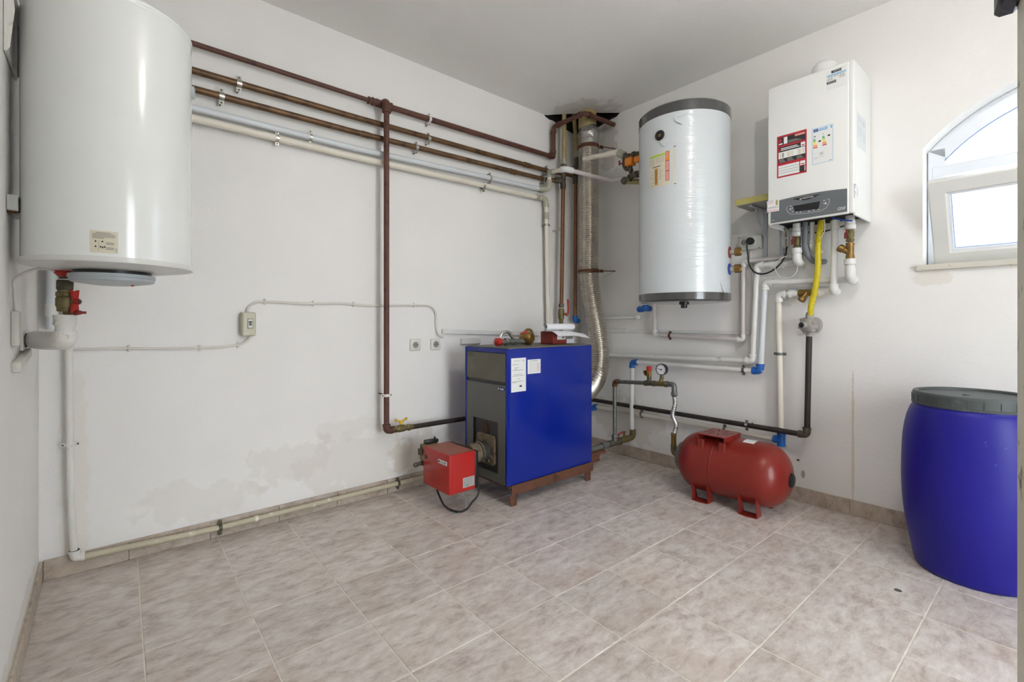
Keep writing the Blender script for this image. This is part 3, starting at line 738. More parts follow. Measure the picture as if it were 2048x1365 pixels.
for s in (2.239, 1.012): strap(t, A(s, 0.04, 2.027 + max(0, 2 - s) * 0.0258), AS, AN, 0.0172, 0.04, 0.014)

t = thing('water_pipe', 'cream plastic pipe, lowest of the five pipes along the back wall', 'pipe', A(0.46, 0.05, 0.9), 'white plastic pipes on the back wall')
run(t, [A(3.185, 0.045, 1.02), A(3.185, 0.045, 1.982), A(2.02, 0.04, 1.978), A(0.51, 0.04, 1.998)], 0.0185, 'pipe_cream', bend=0.04)
mb = MB('pipe_fitting'); collar(mb, A(0.545, 0.04, 1.9975), AS, 0.0205, 0.04); mb.tube(fillet([A(0.505, 0.04, 1.998), A(0.462, 0.045, 1.998), A(0.461, 0.05, 1.94)], 0.045, 8), 0.0215, 16); collar(mb, A(0.461, 0.05, 1.945), UP, 0.0215, 0.025)
build('elbow', mb, t)
run(t, [A(0.461, 0.05, 1.95), A(0.437, 0.05, 0.90)], 0.0170, 'pipe_cream', 'drop_pipe')
coupling(t, A(0.459, 0.05, 1.865), UP, 0.0175, 0.05, 'pipe_fitting'); ring_clamp(t, A(0.457, 0.05, 1.795), UP, AN, 0.0172, 0.05)
for s in (2.405, 1.07): ring_clamp(t, A(s, 0.04, 1.98), AS, AN, 0.0186, 0.04)

# --- flexible flue from the ceiling to the back of the floor boiler
t = thing('flue_duct', 'silver corrugated flexible flue duct running down the corner', 'flue', (-0.19, -0.25, 0.45))
FP = spline([(-0.19, -0.25, 2.44), (-0.19, -0.25, 2.1), (-0.185, -0.25, 1.75), (-0.19, -0.25, 1.45), (-0.168, -0.265, 1.2), (-0.135, -0.285, 0.98), (-0.118, -0.30, 0.80), (-0.16, -0.315, 0.64), (-0.28, -0.34, 0.545), (-0.45, -0.37, 0.50), (-0.628, -0.40, 0.48)], 14)
# resample evenly
L = [0.0]
for a, b in zip(FP[:-1], FP[1:]): L.append(L[-1] + (b - a).length)
n = int(L[-1] / 0.0020); Q = []; k = 0
for i in range(n + 1):
    d = L[-1] * i / n
    while k < len(L) - 2 and L[k + 1] < d: k += 1
    f = (d - L[k]) / max(L[k + 1] - L[k], 1e-9); Q.append(FP[k].lerp(FP[k + 1], min(max(f, 0), 1)))
mb = MB('flue_steel'); mb.tube(Q, lambda f: 0.0755 + 0.0034 * math.cos(f * n * 0.0020 / 0.0160 * 2 * math.pi), 28); build('corrugated_duct', mb, t)
mb = MB('foil'); mb.lathe([(0.074, 0), (0.081, 0.01), (0.079, 0.05), (0.082, 0.09), (0.077, 0.13), (0.068, 0.15)], (-0.19, -0.25, 2.42), UP, 24); build('foil_wrap', mb, t, 'crumpled foil tape sleeve')
mb = MB('pipe_olive'); mb.lathe([(0.066, 0), (0.07, 0.01), (0.07, 0.3)], (-0.20, -0.245, 2.55), UP, 24); build('ceiling_collar', mb, t, 'yellowed collar in the ceiling hole')
for z, y in ((2.405, -0.25), (1.435, -0.25)):
    mb = MB('rust').lathe([(0.079, -0.011), (0.0835, -0.011), (0.0835, 0.011), (0.079, 0.011)], (-0.19, y, z), UP, 28, False)
    mb.box((-0.125, y - 0.075, z), (0.03, 0.016, 0.022), bev=0.002); mb.cyl((-0.13, y - 0.085, z), (-0.004, y - 0.115, z + 0.005), 0.004, seg=8)
    build('band_clamp', mb, t, 'rusty band clamp')
mb = MB('steel_bright').tube([(-0.01, -0.365, 1.44), (-0.115, -0.33, 1.385)], 0.0016, 6); build('tie_wire', mb, t)

# --- electrics on the back wall
def cable(name, label, pts, r, m='cable_white', clips=(), n=AN, group=None):
    mb = MB(m).tube(spline(pts, 7), r, 8)
    o = tag(build(name, mb), label, 'cable', group)
    for c in clips:
        c = Vector(c); q = MB('cable_white'); e = n.cross(UP).normalized()
        q.box(c + n * 0.002, (0.008, 0.008, 0.03), (e, n, UP), 0.002); q.torus(c, e, r + 0.001, 0.0018, 12, 6)
        build('cable_clip', q, o)
    return o
c = lambda s, z: A(s, 0.009, z)
cable('power_cable', 'white cable clipped low on the back wall running left from the switch box', [c(3.18, 0.925), c(3.03, 0.924), c(2.9, 0.918), c(2.773, 0.916), c(2.66, 0.916), c(2.57, 0.926), c(2.535, 0.945), c(2.52, 0.972)], 0.0055, clips=[c(2.995, 0.923), c(2.735, 0.915), c(2.575, 0.925)])
cable('power_cable', 'white cable clipped across the back wall from switch box to trunking', [c(2.536, 1.08), c(2.53, 1.11), c(2.505, 1.132), c(2.47, 1.141), c(2.37, 1.139), c(2.28, 1.136), c(2.16, 1.14), c(2.068, 1.143), c(1.93, 1.135), c(1.827, 1.135), c(1.66, 1.141), c(1.52, 1.143), c(1.465, 1.13), c(1.438, 1.09), c(1.436, 1.01), c(1.42, 0.955), c(1.38, 0.938)], 0.0065,
      clips=[c(2.455, 1.141), c(2.215, 1.138), c(1.99, 1.139), c(1.79, 1.136), c(1.60, 1.143), c(1.436, 1.02)])
t = thing('switch_box', 'beige surface switch box with black rocker on the back wall', 'switch', A(2.535, 0.02, 0.97))
build('housing', MB('box_beige').box(A(2.535, 0.027, 1.027), (0.062, 0.052, 0.118), (X1, Vector((0, -1, 0)) * -1, UP), 0.006), t)
mb = MB('socket_white').box(A(2.530, 0.0535, 1.030), (0.021, 0.003, 0.044), (X1, Y1, UP), 0.001); mb.use('ink').box(A(2.530, 0.053, 1.030), (0.024, 0.002, 0.048)); fr = build('rocker_frame', mb, t)
mb = MB('black_plastic').box(A(2.530, 0.0565, 1.037), (0.014, 0.004, 0.009), bev=0.001).box(A(2.530, 0.0565, 1.025), (0.011, 0.004, 0.009), bev=0.001); build('rocker', mb, fr, 'black rocker')
def socket(parent_or_none, ctr, ex, n, m='socket_white', size=0.075, name='wall_socket', label=None, group=None):
    """European socket: plate, round recess, two pin holes, earth clips"""
    ctr = Vector(ctr)
    if parent_or_none is None:
        t = thing(name, label, 'socket', ctr - UP * size / 2, group)
        build('plate', MB(m).box(ctr + n * 0.006, (size, size, 0.012), (ex, UP, n), 0.006, 2), t); base = ctr + n * 0.0122
    else: t = parent_or_none; base = ctr
    mb = MB(m).lathe([(0.024, 0.0), (0.024, 0.002), (0.0205, 0.002), (0.0195, 0.0004)], base, n, 24)
    mb.use('ink_soft').lathe([(0.0195, 0.0005), (0.0001, 0.0006)], base, n, 24, False)
    mb.use('ink')
    for k in (-1, 1): mb.lathe([(0.0032, 0.0006), (0.0032, 0.0012)], base + ex * k * 0.0095, n, 10)
    mb.use('strap_steel')
    for k in (-1, 1): mb.box(base + UP * k * 0.019 + n * 0.002, (0.006, 0.004, 0.004), (ex, UP, n))
    build('recess', mb, t)
    return t
socket(None, A(1.587, 0.0, 0.892), X1, AN, label='square white wall socket left of the pair behind the floor boiler', group='wall sockets by the floor boiler')
socket(None, A(1.437, 0.0, 0.892), X1, AN, label='square white wall socket nearest the blue floor boiler', group='wall sockets by the floor boiler')
tag(build('cable_trunking', MB('plastic_white').box(A(0.90, 0.009, 0.957), (0.98, 0.018, 0.03), (Vector((1, 0, -0.036)).normalized() * -1, AN, UP), 0.002)), 'long white cable trunking on the back wall behind the blue boiler', 'trunking')
tag(build('cable_trunking', MB('plastic_white').box(A(1.16, 0.012, 0.905), (0.16, 0.024, 0.04), bev=0.003)), 'short thick piece of white trunking just above the boiler top', 'trunking')
tag(build('cable_trunking', MB('plastic_white').box(B(0.24, 0.008, 0.967), (0.46, 0.016, 0.032), (BS, BN, UP), 0.002)), 'wide white trunking behind the flue on the right wall', 'trunking')
tag(build('cable_trunking', MB('plastic_white').box(B(0.937, 0.006, 0.968), (0.934, 0.012, 0.02), (BS, BN, UP), 0.002)), 'narrow white trunking on the right wall below the wrapped cylinder', 'trunking')

# --- white painted drain pipe in the left corner and its beige run along the skirting
t = thing('drain_pipe', 'white painted pipe down the left corner and beige along the skirting', 'pipe', A(3.17, 0.04, 0.06))
run(t, [A(3.186, 0.04, 0.99), A(3.180, 0.04, 0.32), A(3.170, 0.042, 0.09)], 0.0125, 'painted_over', 'drop_pipe')
elbow(t, A(3.169, 0.042, 0.077), UP, X1, 0.0135, 'painted_over', 0.032)
run(t, [A(3.15, 0.042, 0.074), A(2.66, 0.036, 0.052), A(1.45, 0.036, 0.056)], 0.0135, 'pipe_beige', label='beige pipe along the skirting')
ring_clamp(t, A(3.181, 0.04, 0.542), UP, AN, 0.0126, 0.04, 'painted_over')
strap(t, A(2.655, 0.036, 0.053), AS, AN, 0.0136, 0.023, 0.014, 'fitting_dark'); strap(t, A(1.72, 0.036, 0.055), AS, AN, 0.0136, 0.023, 0.014, 'fitting_dark')
coupling(t, A(2.50, 0.036, 0.053), AS, 0.013, 0.014, 'pipe_cream')

# ================================================================== WALL-HUNG WATER HEATER (left)
HC = Vector((-3.055, -0.76, 0)); HR = 0.2
t = thing('water_heater', 'large white enamelled cylindrical water heater hanging on the left wall', 'water heater', (HC.x, HC.y, 1.20))
mb = MB('enamel'); mb.lathe([(0.1998, 1.216), (0.2, 1.22), (0.2, 1.93), (0.199, 1.934), (0.199, 1.94), (0.2015, 1.943), (0.2015, 1.949), (0.196, 1.956), (0.15, 1.975), (0.08, 1.985), (0.0, 1.988)], HC, UP, 96); body = build('tank', mb, t)
mb = MB('enamel_under'); mb.lathe([(0.196, 1.219), (0.2035, 1.216), (0.2045, 1.208), (0.2035, 1.203), (0.196, 1.201), (0.14, 1.193), (0.0, 1.188)], HC, UP, 96); build('bottom_cap', mb, t)
mb = MB('black_plastic').lathe([(0.094, 1.192), (0.094, 1.176)], HC, UP, 40); build('shadow_gap', mb, t, 'black ring painted as the shade in the gap')  # solid ring coloured black for the shade between tank and cover
mb = MB('cover_grey'); mb.lathe([(0.104, 1.181), (0.105, 1.171), (0.102, 1.170), (0.102, 1.162), (0.095, 1.158), (0.05, 1.151), (0.0, 1.149)], HC, UP, 48); cov = build('element_cover', mb, t, 'grey round cover under the tank')
build('indicator', MB('red_plastic').lathe([(0.0045, 0), (0.0045, -0.005), (0.002, -0.007)], (HC.x + 0.045, HC.y - 0.03, 1.1545), UP, 12), cov, 'small red indicator')
def cylsurf(c, R):
    return lambda a, z, l: Vector((c.x + (R + l) * math.cos(math.radians(a)), c.y + (R + l) * math.sin(math.radians(a)), z))
cs = cylsurf(HC, 0.2)
mb = MB('sticker_cream'); mb.patch(cs, -104.4, 1.226, -87.6, 1.286, 0.0006, 8); mb.use('ink_soft')
for k, (a, b) in enumerate(((-101, -92), (-103, -90), (-103, -89), (-103, -89.5), (-103, -96))):
    mb.patch(cs, a, 1.2795 - k * 0.0037, b, 1.2814 - k * 0.0037, 0.0009, 6)
for a, z in ((-101.5, 1.257), (-97.5, 1.257), (-101.5, 1.243), (-98.5, 1.2425), (-97.3, 1.241), (-96.1, 1.2425)):
    mb.use('ink').patch(cs, a, z - 0.0022, a + 0.9, z + 0.0022, 0.0009, 2)
mb.use('ink_soft')
for z in (1.254, 1.2515, 1.249, 1.2405, 1.238, 1.2355): mb.patch(cs, -95, z, -90, z + 0.0014, 0.0009, 3)
mb.patch(cs, -89, 1.23, -88.6, 1.241, 0.0009); mb.patch(cs, -99.3, 1.232, -99.1, 1.26, 0.0009)
build('warning_label', mb, t, 'cream warning label with print')
# port on the right flank, wall brackets
mb = MB('cover_grey').lathe([(0.02, 0), (0.02, 0.008), (0.012, 0.01)], HC + Vector((0.199 * math.cos(-0.2), 0.199 * math.sin(-0.2), 1.79)), Vector((math.cos(-0.2), math.sin(-0.2), 0)), 20); build('port_cap', mb, t)
mb = MB('painted_over')
mb.prism([(0, 0), (0.0, 0.17), (0.014, 0.17), (0.018, 0.12), (0.009, 0.02)], Vector((XC + 0.003, -0.86, 1.74)), Vector((1, 0, 0)), UP, -0.004)
mb.prism([(0, 0), (0.0, 0.17), (0.014, 0.17), (0.018, 0.12), (0.009, 0.02)], Vector((XC + 0.003, -0.67, 1.74)), Vector((1, 0, 0)), UP, -0.004)
mb.box((XC + 0.004, -0.765, 1.83), (0.006, 0.20, 0.17), bev=0.001); mb.box((XC + 0.012, -0.765, 1.90), (0.02, 0.20, 0.006), bev=0.001)
build('wall_bracket', mb, t, 'metal wall bracket')
mb = MB('box_grey').box((XC + 0.012, -0.74, 1.36), (0.022, 0.16, 0.042), bev=0.002); mb.use('rust').cyl((XC + 0.001, -0.80, 1.335), (XC + 0.03, -0.80, 1.345), 0.006, seg=8)
build('wall_spacer', mb, t)
# valve chain under the tank
VP = Vector((-3.166, -0.69, 0))
mb = MB('red_plastic').lathe([(0.026, 1.196), (0.026, 1.186), (0.016, 1.176)], VP, UP, 18); build('inlet_collar', mb, t, 'red plastic collar')
mb = MB('fitting_dark'); mb.lathe([(0.0135, 1.182), (0.0135, 1.17)], VP, UP, 16); nut(mb, VP + UP * 1.150, UP, 0.022, 0.03); mb.use('brass_dull'); mb.lathe([(0.0175, 1.14), (0.0175, 1.125)], VP, UP, 16); nut(mb, VP + UP * 1.122, UP, 0.024, 0.014)
mb.lathe([(0.019, 1.115), (0.022, 1.11), (0.022, 1.088), (0.018, 1.08), (0.018, 1.07)], VP, UP, 18); nut(mb, VP + UP * 1.078, UP, 0.0215, 0.014)
sd = Vector((0.76, -0.65, 0)); mb.cyl(VP + UP * 1.10, VP + UP * 1.10 + sd * 0.036, 0.009, seg=12); mb.cyl(VP + UP * 1.067, VP + UP * 1.067 + sd * 0.034, 0.008, seg=12)
val = build('shutoff_valve', mb, t, 'corroded brass valve chain')
mb = MB('red_plastic'); e2 = sd.cross(UP)
mb.cyl(VP + UP * 1.10 + sd * 0.030, VP + UP * 1.10 + sd * 0.042, 0.009, seg=12)
for k in (-1, 1): mb.prism([(-0.007, 0), (0.007, 0), (0.013, 0.030), (0.004, 0.026), (-0.011, 0.031)], VP + UP * 1.10 + sd * 0.034 + UP * k * 0.004, e2, UP * k, 0.008 * k)
mb.use('fitting_dark').lathe([(0.006, 0), (0.006, 0.004)], VP + UP * 1.10 + sd * 0.042, sd, 10); build('valve_handle', mb, val, 'red butterfly handle')
mb = MB('red_dull'); mb.cyl(VP + UP * 1.067 + sd * 0.03, VP + UP * 1.067 + sd * 0.048, 0.009, 0.006, 10); mb.box(VP + UP * 1.067 + sd * 0.05, (0.03, 0.004, 0.008), (e2, sd, UP), 0.001); build('drain_tap', mb, val, 'small red drain tap')
mb = MB('painted_over'); collar(mb, VP + UP * 1.045, UP, 0.026, 0.03, 0.08); collar(mb, VP + UP * 1.018, UP, 0.022, 0.026, 0.1)
mb.tube(fillet([VP + UP * 1.01, VP + UP * 0.983, Vector((XC + 0.062, -0.60, 0.980)), Vector((XC + 0.030, -0.50, 0.981))], 0.045, 9), 0.0285, 18)
build('wrapped_elbow', mb, t, 'white painted lagged elbow')
# thin cable arching from the heater to the left wall
tag(build('thin_cable', MB('cable_white').tube(spline([(-3.172, -0.70, 1.178), (-3.20, -0.70, 1.195), (-3.235, -0.70, 1.19), (XC + 0.006, -0.705, 1.16), (XC + 0.005, -0.70, 1.12), (XC + 0.005, -0.68, 1.04)], 8), 0.004, 8)), 'thin pale cable arching from under the heater to the left wall', 'cable')
t = thing('pipe_outlet_box', 'square wall outlet plate with two round ports on the left wall', 'wall plate', (XC, -0.46, 0.94))
mb = MB('painted_over').box((XC + 0.004, -0.46, 0.980), (0.008, 0.20, 0.062), bev=0.002); build('plate', mb, t)
for dy in (-0.045, 0.045): build('port_ring', MB('brass_dull').torus((XC + 0.010, -0.46 + dy, 0.980), X1, 0.019, 0.004, 20, 8), t)
mb = MB('plaster_chunk').box((XC + 0.010, -0.60, 0.925), (0.022, 0.26, 0.03), ((Vector((1, 0, 0))), Vector((0, 1, 0.12)).normalized(), UP), 0.006, 2).box((XC + 0.009, -0.72, 1.02), (0.018, 0.04, 0.10), bev=0.006, seg=2)
tag(build('plaster_patch', mb), 'rough plaster patch below the heater outlet on the left wall', 'plaster')
# ================================================================== FLOOR BOILER WITH BURNER
BX0, BX1, BY0, BY1, BZ0, BZ1 = -1.365, -0.637, -0.648, -0.245, 0.115, 0.885
t = thing('floor_boiler', 'blue steel floor-standing boiler with grey front on a rusty frame', 'boiler', ((BX0 + BX1) / 2, (BY0 + BY1) / 2, 0))
mb = MB('boiler_blue').box(((BX0 + BX1) / 2 + 0.006, (BY0 + BY1) / 2, (BZ0 + BZ1) / 2), (BX1 - BX0 - 0.012, BY1 - BY0, BZ1 - BZ0), bev=0.004, seg=2)
for y in (BY0 + 0.0075, BY1 - 0.0075): mb.box((BX0 + 0.004, y, (BZ0 + BZ1) / 2), (0.024, 0.015, BZ1 - BZ0), bev=0.002)
mb.box((BX0 + 0.004, (BY0 + BY1) / 2, BZ1 - 0.0125), (0.022, BY1 - BY0 - 0.01, 0.025), bev=0.002)
build('casing', mb, t)
mb = MB('boiler_grey_dusty').box(((BX0 + BX1) / 2, (BY0 + BY1) / 2, BZ1 + 0.003), (BX1 - BX0 - 0.01, BY1 - BY0 - 0.01, 0.006), bev=0.001); build('top_plate', mb, t)
yc = (BY0 + BY1) / 2; yw = BY1 - BY0 - 0.032
mb = MB('black_plastic').box((BX0 + 0.006, yc, 0.687), (0.01, yw, 0.02)); build('gap', mb, t)
mb = MB('boiler_grey_dusty').box((BX0 + 0.001, yc, 0.777), (0.014, yw, 0.162), bev=0.003); pan = build('upper_panel', mb, t)
FEX = Vector((0, -1, 0))     # left-to-right on the grey front as seen from the room
mb = MB('ink').text('3000', (BX0 - 0.0065, -0.300, 0.838), FEX, UP, 0.026, 0.0005, spread=1.25); build('numerals', mb, pan)
mb = MB('boiler_grey'); w = yw / 2; z0, z1 = 0.118, 0.677
hy0, hy1, hz0, hz1 = 0.12, -0.118, 0.168, 0.462     # opening in the front (y offsets from centre)
for (a0, a1, b0, b1) in ((-w, w, hz1, z1), (-w, w, z0, hz0), (-w, -0.118, hz0, hz1), (0.12, w, hz0, hz1)):
    mb.box((BX0 + 0.001, yc + (a0 + a1) / 2, (b0 + b1) / 2), (0.014, a1 - a0, b1 - b0))
fr = build('front_door', mb, t)
mb = MB('recess_dark').box((BX0 + 0.008, yc + 0.001, (hz0 + hz1) / 2), (0.008, 0.24, hz1 - hz0), bev=0.001); mb.use('black_plastic')
for (a0, a1, b0, b1) in ((-0.118, 0.12, hz1 - 0.006, hz1), (0.114, 0.12, hz0, hz1), (-0.118, -0.113, hz0, hz1)):
    mb.box((BX0 + 0.001, yc + (a0 + a1) / 2, (b0 + b1) / 2), (0.012, a1 - a0, b1 - b0))
build('recess', mb, fr, 'dark recessed burner opening')
mb = MB('boiler_blue'); n = 16; y0, zc = -0.597, 0.658
mb.prism([(0.03 * math.copysign(abs(math.cos(2 * math.pi * k / n)) ** 0.5, math.cos(2 * math.pi * k / n)), 0.0085 * math.copysign(abs(math.sin(2 * math.pi * k / n)) ** 0.6, math.sin(2 * math.pi * k / n))) for k in range(n)], (BX0 - 0.0062, y0, zc), FEX, UP, 0.0015)
mb.use('sticker_white'); mb.box((BX0 - 0.0080, y0 - 0.006, zc - 0.001), (0.0006, 0.034, 0.0075)); mb.box((BX0 - 0.0080, y0 + 0.023, zc), (0.0006, 0.007, 0.010)); build('badge', mb, fr, 'small blue maker badge with white print')
for (y, z) in ((-0.262, 0.655), (-0.635, 0.655), (-0.632, 0.16), (-0.265, 0.16)): build('screw', MB('black_plastic').lathe([(0.005, 0), (0.004, 0.003)], (BX0 - 0.006, y, z), Vector((-1, 0, 0)), 8), fr)
# rusty frame
mb = MB('frame_rust').box(((BX0 + BX1) / 2 + 0.012, BY0 - 0.006, 0.088), (BX1 - BX0 - 0.02, 0.006, 0.056), bev=0.001).box(((BX0 + BX1) / 2 + 0.012, BY0 + 0.016, 0.112), (BX1 - BX0 - 0.02, 0.04, 0.006))
mb.box(((BX0 + BX1) / 2, BY1 + 0.002, 0.088), (BX1 - BX0 - 0.02, 0.006, 0.056)); mb.box((BX0 + 0.03, yc, 0.105), (0.04, BY1 - BY0, 0.008)); mb.box((BX1 - 0.03, yc, 0.105), (0.04, BY1 - BY0, 0.008))
build('base_frame', mb, t, 'rusty angle-iron frame')
for x in (BX0 + 0.035, BX1 - 0.045):
    for y, k in ((BY0 - 0.004, 1), (BY1, -1)):
        mb = MB('frame_rust').prism([(-0.028, 0.062), (0.028, 0.062), (0.022, 0.0), (-0.016, 0.0)], (x, y, 0), X1, UP, 0.005 * -k); mb.prism([(0, 0.062), (0.045, 0.062), (0.03, 0.0), (0, 0.0)], (x + 0.022, y, 0), Vector((0, k, 0)), UP, 0.005)
        build('leg', mb, t)
# papers stuck on the blue side
SU_ = lambda x, z, l: Vector((x, BY0 - l, z))
mb = MB('sticker_white').patch(SU_, -1.343, 0.640, -1.230, 0.832, 0.0008); mb.use('ink_soft')
for z, a, b in ((0.815, -1.325, -1.275), (0.795, -1.337, -1.29), (0.776, -1.318, -1.285), (0.769, -1.318, -1.30), (0.762, -1.337, -1.255), (0.737, -1.325, -1.262), (0.730, -1.337, -1.245), (0.712, -1.30, -1.28), (0.698, -1.337, -1.25), (0.693, -1.337, -1.30)): mb.patch(SU_, a, z, b, z + 0.0022, 0.0011)
mb.use('ink').text('CE', (-1.252, BY0 - 0.0008, 0.815), X1, UP, 0.014, 0.0004); mb.patch(SU_, -1.28, 0.666, -1.262, 0.676, 0.0011); build('declaration_sheet', mb, t, 'tall white printed sheet')
mb = MB('sticker_white').patch(SU_, -1.217, 0.735, -1.112, 0.818, 0.0008); mb.use('ink_soft').patch(SU_, -1.20, 0.808, -1.135, 0.811, 0.0011)
for k in range(7): mb.patch(SU_, -1.21, 0.797 - k * 0.0085, -1.12, 0.7977 - k * 0.0085, 0.0011)
for x in (-1.19, -1.165, -1.143): mb.patch(SU_, x, 0.744, x + 0.0008, 0.798, 0.0011)
mb.use('ink_pink')
for k in range(6): mb.patch(SU_, -1.139, 0.7895 - k * 0.0085, -1.122, 0.7925 - k * 0.0085, 0.0011)
build('data_table_sheet', mb, t, 'small white sheet with a table')
# burner: mounting flange, blast tube, red cover, gas block and lead
fy, fz = -0.452, 0.290
mb = MB('flange_cast')
mb.prism([(-0.085, -0.072), (-0.072, -0.085), (0.072, -0.085), (0.085, -0.072), (0.085, 0.072), (0.072, 0.085), (-0.072, 0.085), (-0.085, 0.072)], (BX0 + 0.004, fy, fz), FEX, UP, 0.014)
for k in range(12):
    a = 2 * math.pi * k / 12; mb.box((BX0 - 0.012, fy + 0.066 * math.cos(a), fz + 0.066 * math.sin(a)), (0.008, 0.006, 0.03), (X1, Vector((0, -math.sin(a), math.cos(a))), Vector((0, math.cos(a), math.sin(a)))))
build('mounting_flange', mb, t, 'ribbed cast burner flange')
mb = MB('burnt').lathe([(0.022, 0), (0.022, 0.008), (0.012, 0.01), (0.010, 0.006)], (BX0 + 0.003, -0.440, 0.408), Vector((-1, 0, 0)), 16)
mb.prism([(-0.03, -0.028), (0.032, -0.028), (0.026, 0.03), (0.0, 0.046), (-0.024, 0.03)], (BX0 + 0.0035, -0.440, 0.408), FEX, UP, 0.001); build('sight_port', mb, t, 'scorched sight port')
mb = MB('recess_dark').lathe([(0.056, 0), (0.056, 0.06)], (BX0 - 0.008, fy, fz - 0.01), Vector((-1, 0, 0)), 28); mb.use('flange_cast').lathe([(0.061, 0.045), (0.061, 0.050), (0.055, 0.052), (0.055, 0.12)], (BX0 - 0.008, fy, fz - 0.01), Vector((-1, 0, 0)), 28)
build('blast_tube', mb, t, 'burner tube')
t2 = thing('gas_burner', 'red box-shaped burner mounted on the front of the blue boiler', 'burner', (-1.60, -0.42, 0.116))
X0, X2, Y0, Y2, Z0, Z2 = -1.694, -1.522, -0.553, -0.285, 0.116, 0.328
mb = MB('burner_red').box(((X0 + X2) / 2, (Y0 + Y2) / 2, (Z0 + Z2) / 2), (X2 - X0, Y2 - Y0, Z2 - Z0), bev=0.006, seg=3)
mb.box((X0 + 0.022, (Y0 + Y2) / 2, (Z0 + Z2) / 2), (0.003, Y2 - Y0 + 0.002, Z2 - Z0 + 0.002), bev=0.001)
cv = build('cover', mb, t2)
build('dust_top', MB('burner_top').box(((X0 + X2) / 2, (Y0 + Y2) / 2, Z2 + 0.0002), (X2 - X0 - 0.014, Y2 - Y0 - 0.014, 0.0006)), t2, 'dusty faded top')
build('back_plate', MB('black_plastic').box((X2 + 0.012, (Y0 + Y2) / 2, (Z0 + Z2) / 2 - 0.003), (0.024, Y2 - Y0 - 0.006, Z2 - Z0 - 0.004), bev=0.004, seg=2), t2)
mb = MB('sticker_white').box((X0 - 0.001, -0.490, 0.281), (0.002, 0.086, 0.021), bev=0.0005); mb.use('ink').box((X0 - 0.0022, -0.459, 0.281), (0.0006, 0.012, 0.010))
mb.text('GULLIVER', (X0 - 0.002, -0.5005, 0.281), FEX, UP, 0.0135, 0.0006); build('name_plate', mb, cv, 'white name plate with black lettering')
build('port', MB('black_plastic').lathe([(0.012, 0), (0.012, 0.003), (0.008, 0.0035)], (X0 + 0.001, -0.315, 0.272), Vector((-1, 0, 0)), 16), cv, 'black round port')
FB = lambda x, z, l: Vector((x, Y0 - l, z))
mb = MB('sticker_silver').patch(FB, -1.606, 0.138, -1.529, 0.192, 0.0008); mb.use('ink_soft')
for k in range(7): mb.patch(FB, -1.602, 0.184 - k * 0.0058, -1.534 - (k % 3) * 0.006, 0.1862 - k * 0.0058, 0.0011)
mb.use('ink').patch(FB, -1.578, 0.142, -1.574, 0.152, 0.0011); build('rating_plate', mb, cv, 'silver rating plate')
mb = MB('brass_dull').box((-1.64, -0.262, 0.285), (0.10, 0.045, 0.09), bev=0.004); mb.use('black_plastic').box((-1.625, -0.258, 0.340), (0.085, 0.035, 0.022), bev=0.006, seg=2); mb.cyl((-1.60, -0.258, 0.35), (-1.60, -0.258, 0.362), 0.006, seg=8)
mb.use('fitting_dark').cyl((-1.60, -0.26, 0.29), (-1.60, -0.26, 0.20), 0.016); mb.box((-1.695, -0.258, 0.290), (0.02, 0.03, 0.036), bev=0.002); mb.cyl((-1.68, -0.262, 0.225), (-1.725, -0.262, 0.222), 0.011, seg=10); mb.ball((-1.728, -0.262, 0.222), 0.014)
mb.box((-1.67, -0.265, 0.225), (0.04, 0.03, 0.03), bev=0.002); build('gas_block', mb, t2, 'brass and black gas valve block')
mb = MB('cable_black').tube(spline([(-1.655, -0.36, 0.118), (-1.662, -0.40, 0.075), (-1.655, -0.46, 0.022), (-1.62, -0.53, 0.008), (-1.57, -0.54, 0.014), (-1.53, -0.53, 0.035), (-1.48, -0.52, 0.062), (-1.46, -0.50, 0.11), (-1.475, -0.48, 0.15), (-1.500, -0.46, 0.17)], 8), 0.0055, 8); build('lead', mb, t2, 'black power lead')
mb = MB('grey_hose').tube(spline([(-1.56, -0.50, 0.118), (-1.56, -0.515, 0.06), (-1.575, -0.53, 0.018), (-1.62, -0.535, 0.0035), (-1.66, -0.53, 0.0035)], 8), 0.003, 8); build('thin_lead', mb, t2)

# things on top of the boiler
ZT = BZ1 + 0.007
t = thing('circulation_pump', 'brass pump and pipework with red caps lying on the blue boiler', 'pump', (-1.12, -0.42, ZT))
mb = MB('galvanised').tube([(-1.24, -0.43, ZT + 0.022), (-0.98, -0.43, ZT + 0.022)], 0.018, 14); nut(mb, (-1.19, -0.43, ZT + 0.022), X1, 0.027, 0.026); nut(mb, (-1.13, -0.43, ZT + 0.022), X1, 0.025, 0.02); build('pipe_body', mb, t)
build('end_cap', MB('red_plastic').lathe([(0.024, 0), (0.024, 0.03), (0.016, 0.034)], (-1.242, -0.43, ZT + 0.024), Vector((-1, 0, 0)), 18), t, 'red round cap')
mb = MB('brass').lathe([(0.03, -0.04), (0.042, -0.02), (0.042, 0.025), (0.03, 0.04)], (-1.02, -0.43, ZT + 0.042), Vector((0.3, -1, 0)), 20); build('housing', mb, t)
mb = MB('red_plastic').lathe([(0.036, 0), (0.036, 0.02), (0.02, 0.03)], (-1.02, -0.42, ZT + 0.055), Vector((0, 0.1, 1)), 18); build('head', mb, t, 'red pump head')
mb = MB('steel_bright').tube(spline([(-1.22, -0.40, ZT + 0.04), (-1.20, -0.40, ZT + 0.075), (-1.15, -0.40, ZT + 0.08), (-1.11, -0.40, ZT + 0.04)], 8), 0.011, 10); build('bypass_hose', mb, t)
mb = MB('brass').tube(spline([(-1.02, -0.40, ZT + 0.07), (-0.99, -0.40, ZT + 0.095), (-0.95, -0.40, ZT + 0.085), (-0.93, -0.40, ZT + 0.03)], 8), 0.008, 10); build('brass_tube', mb, t)
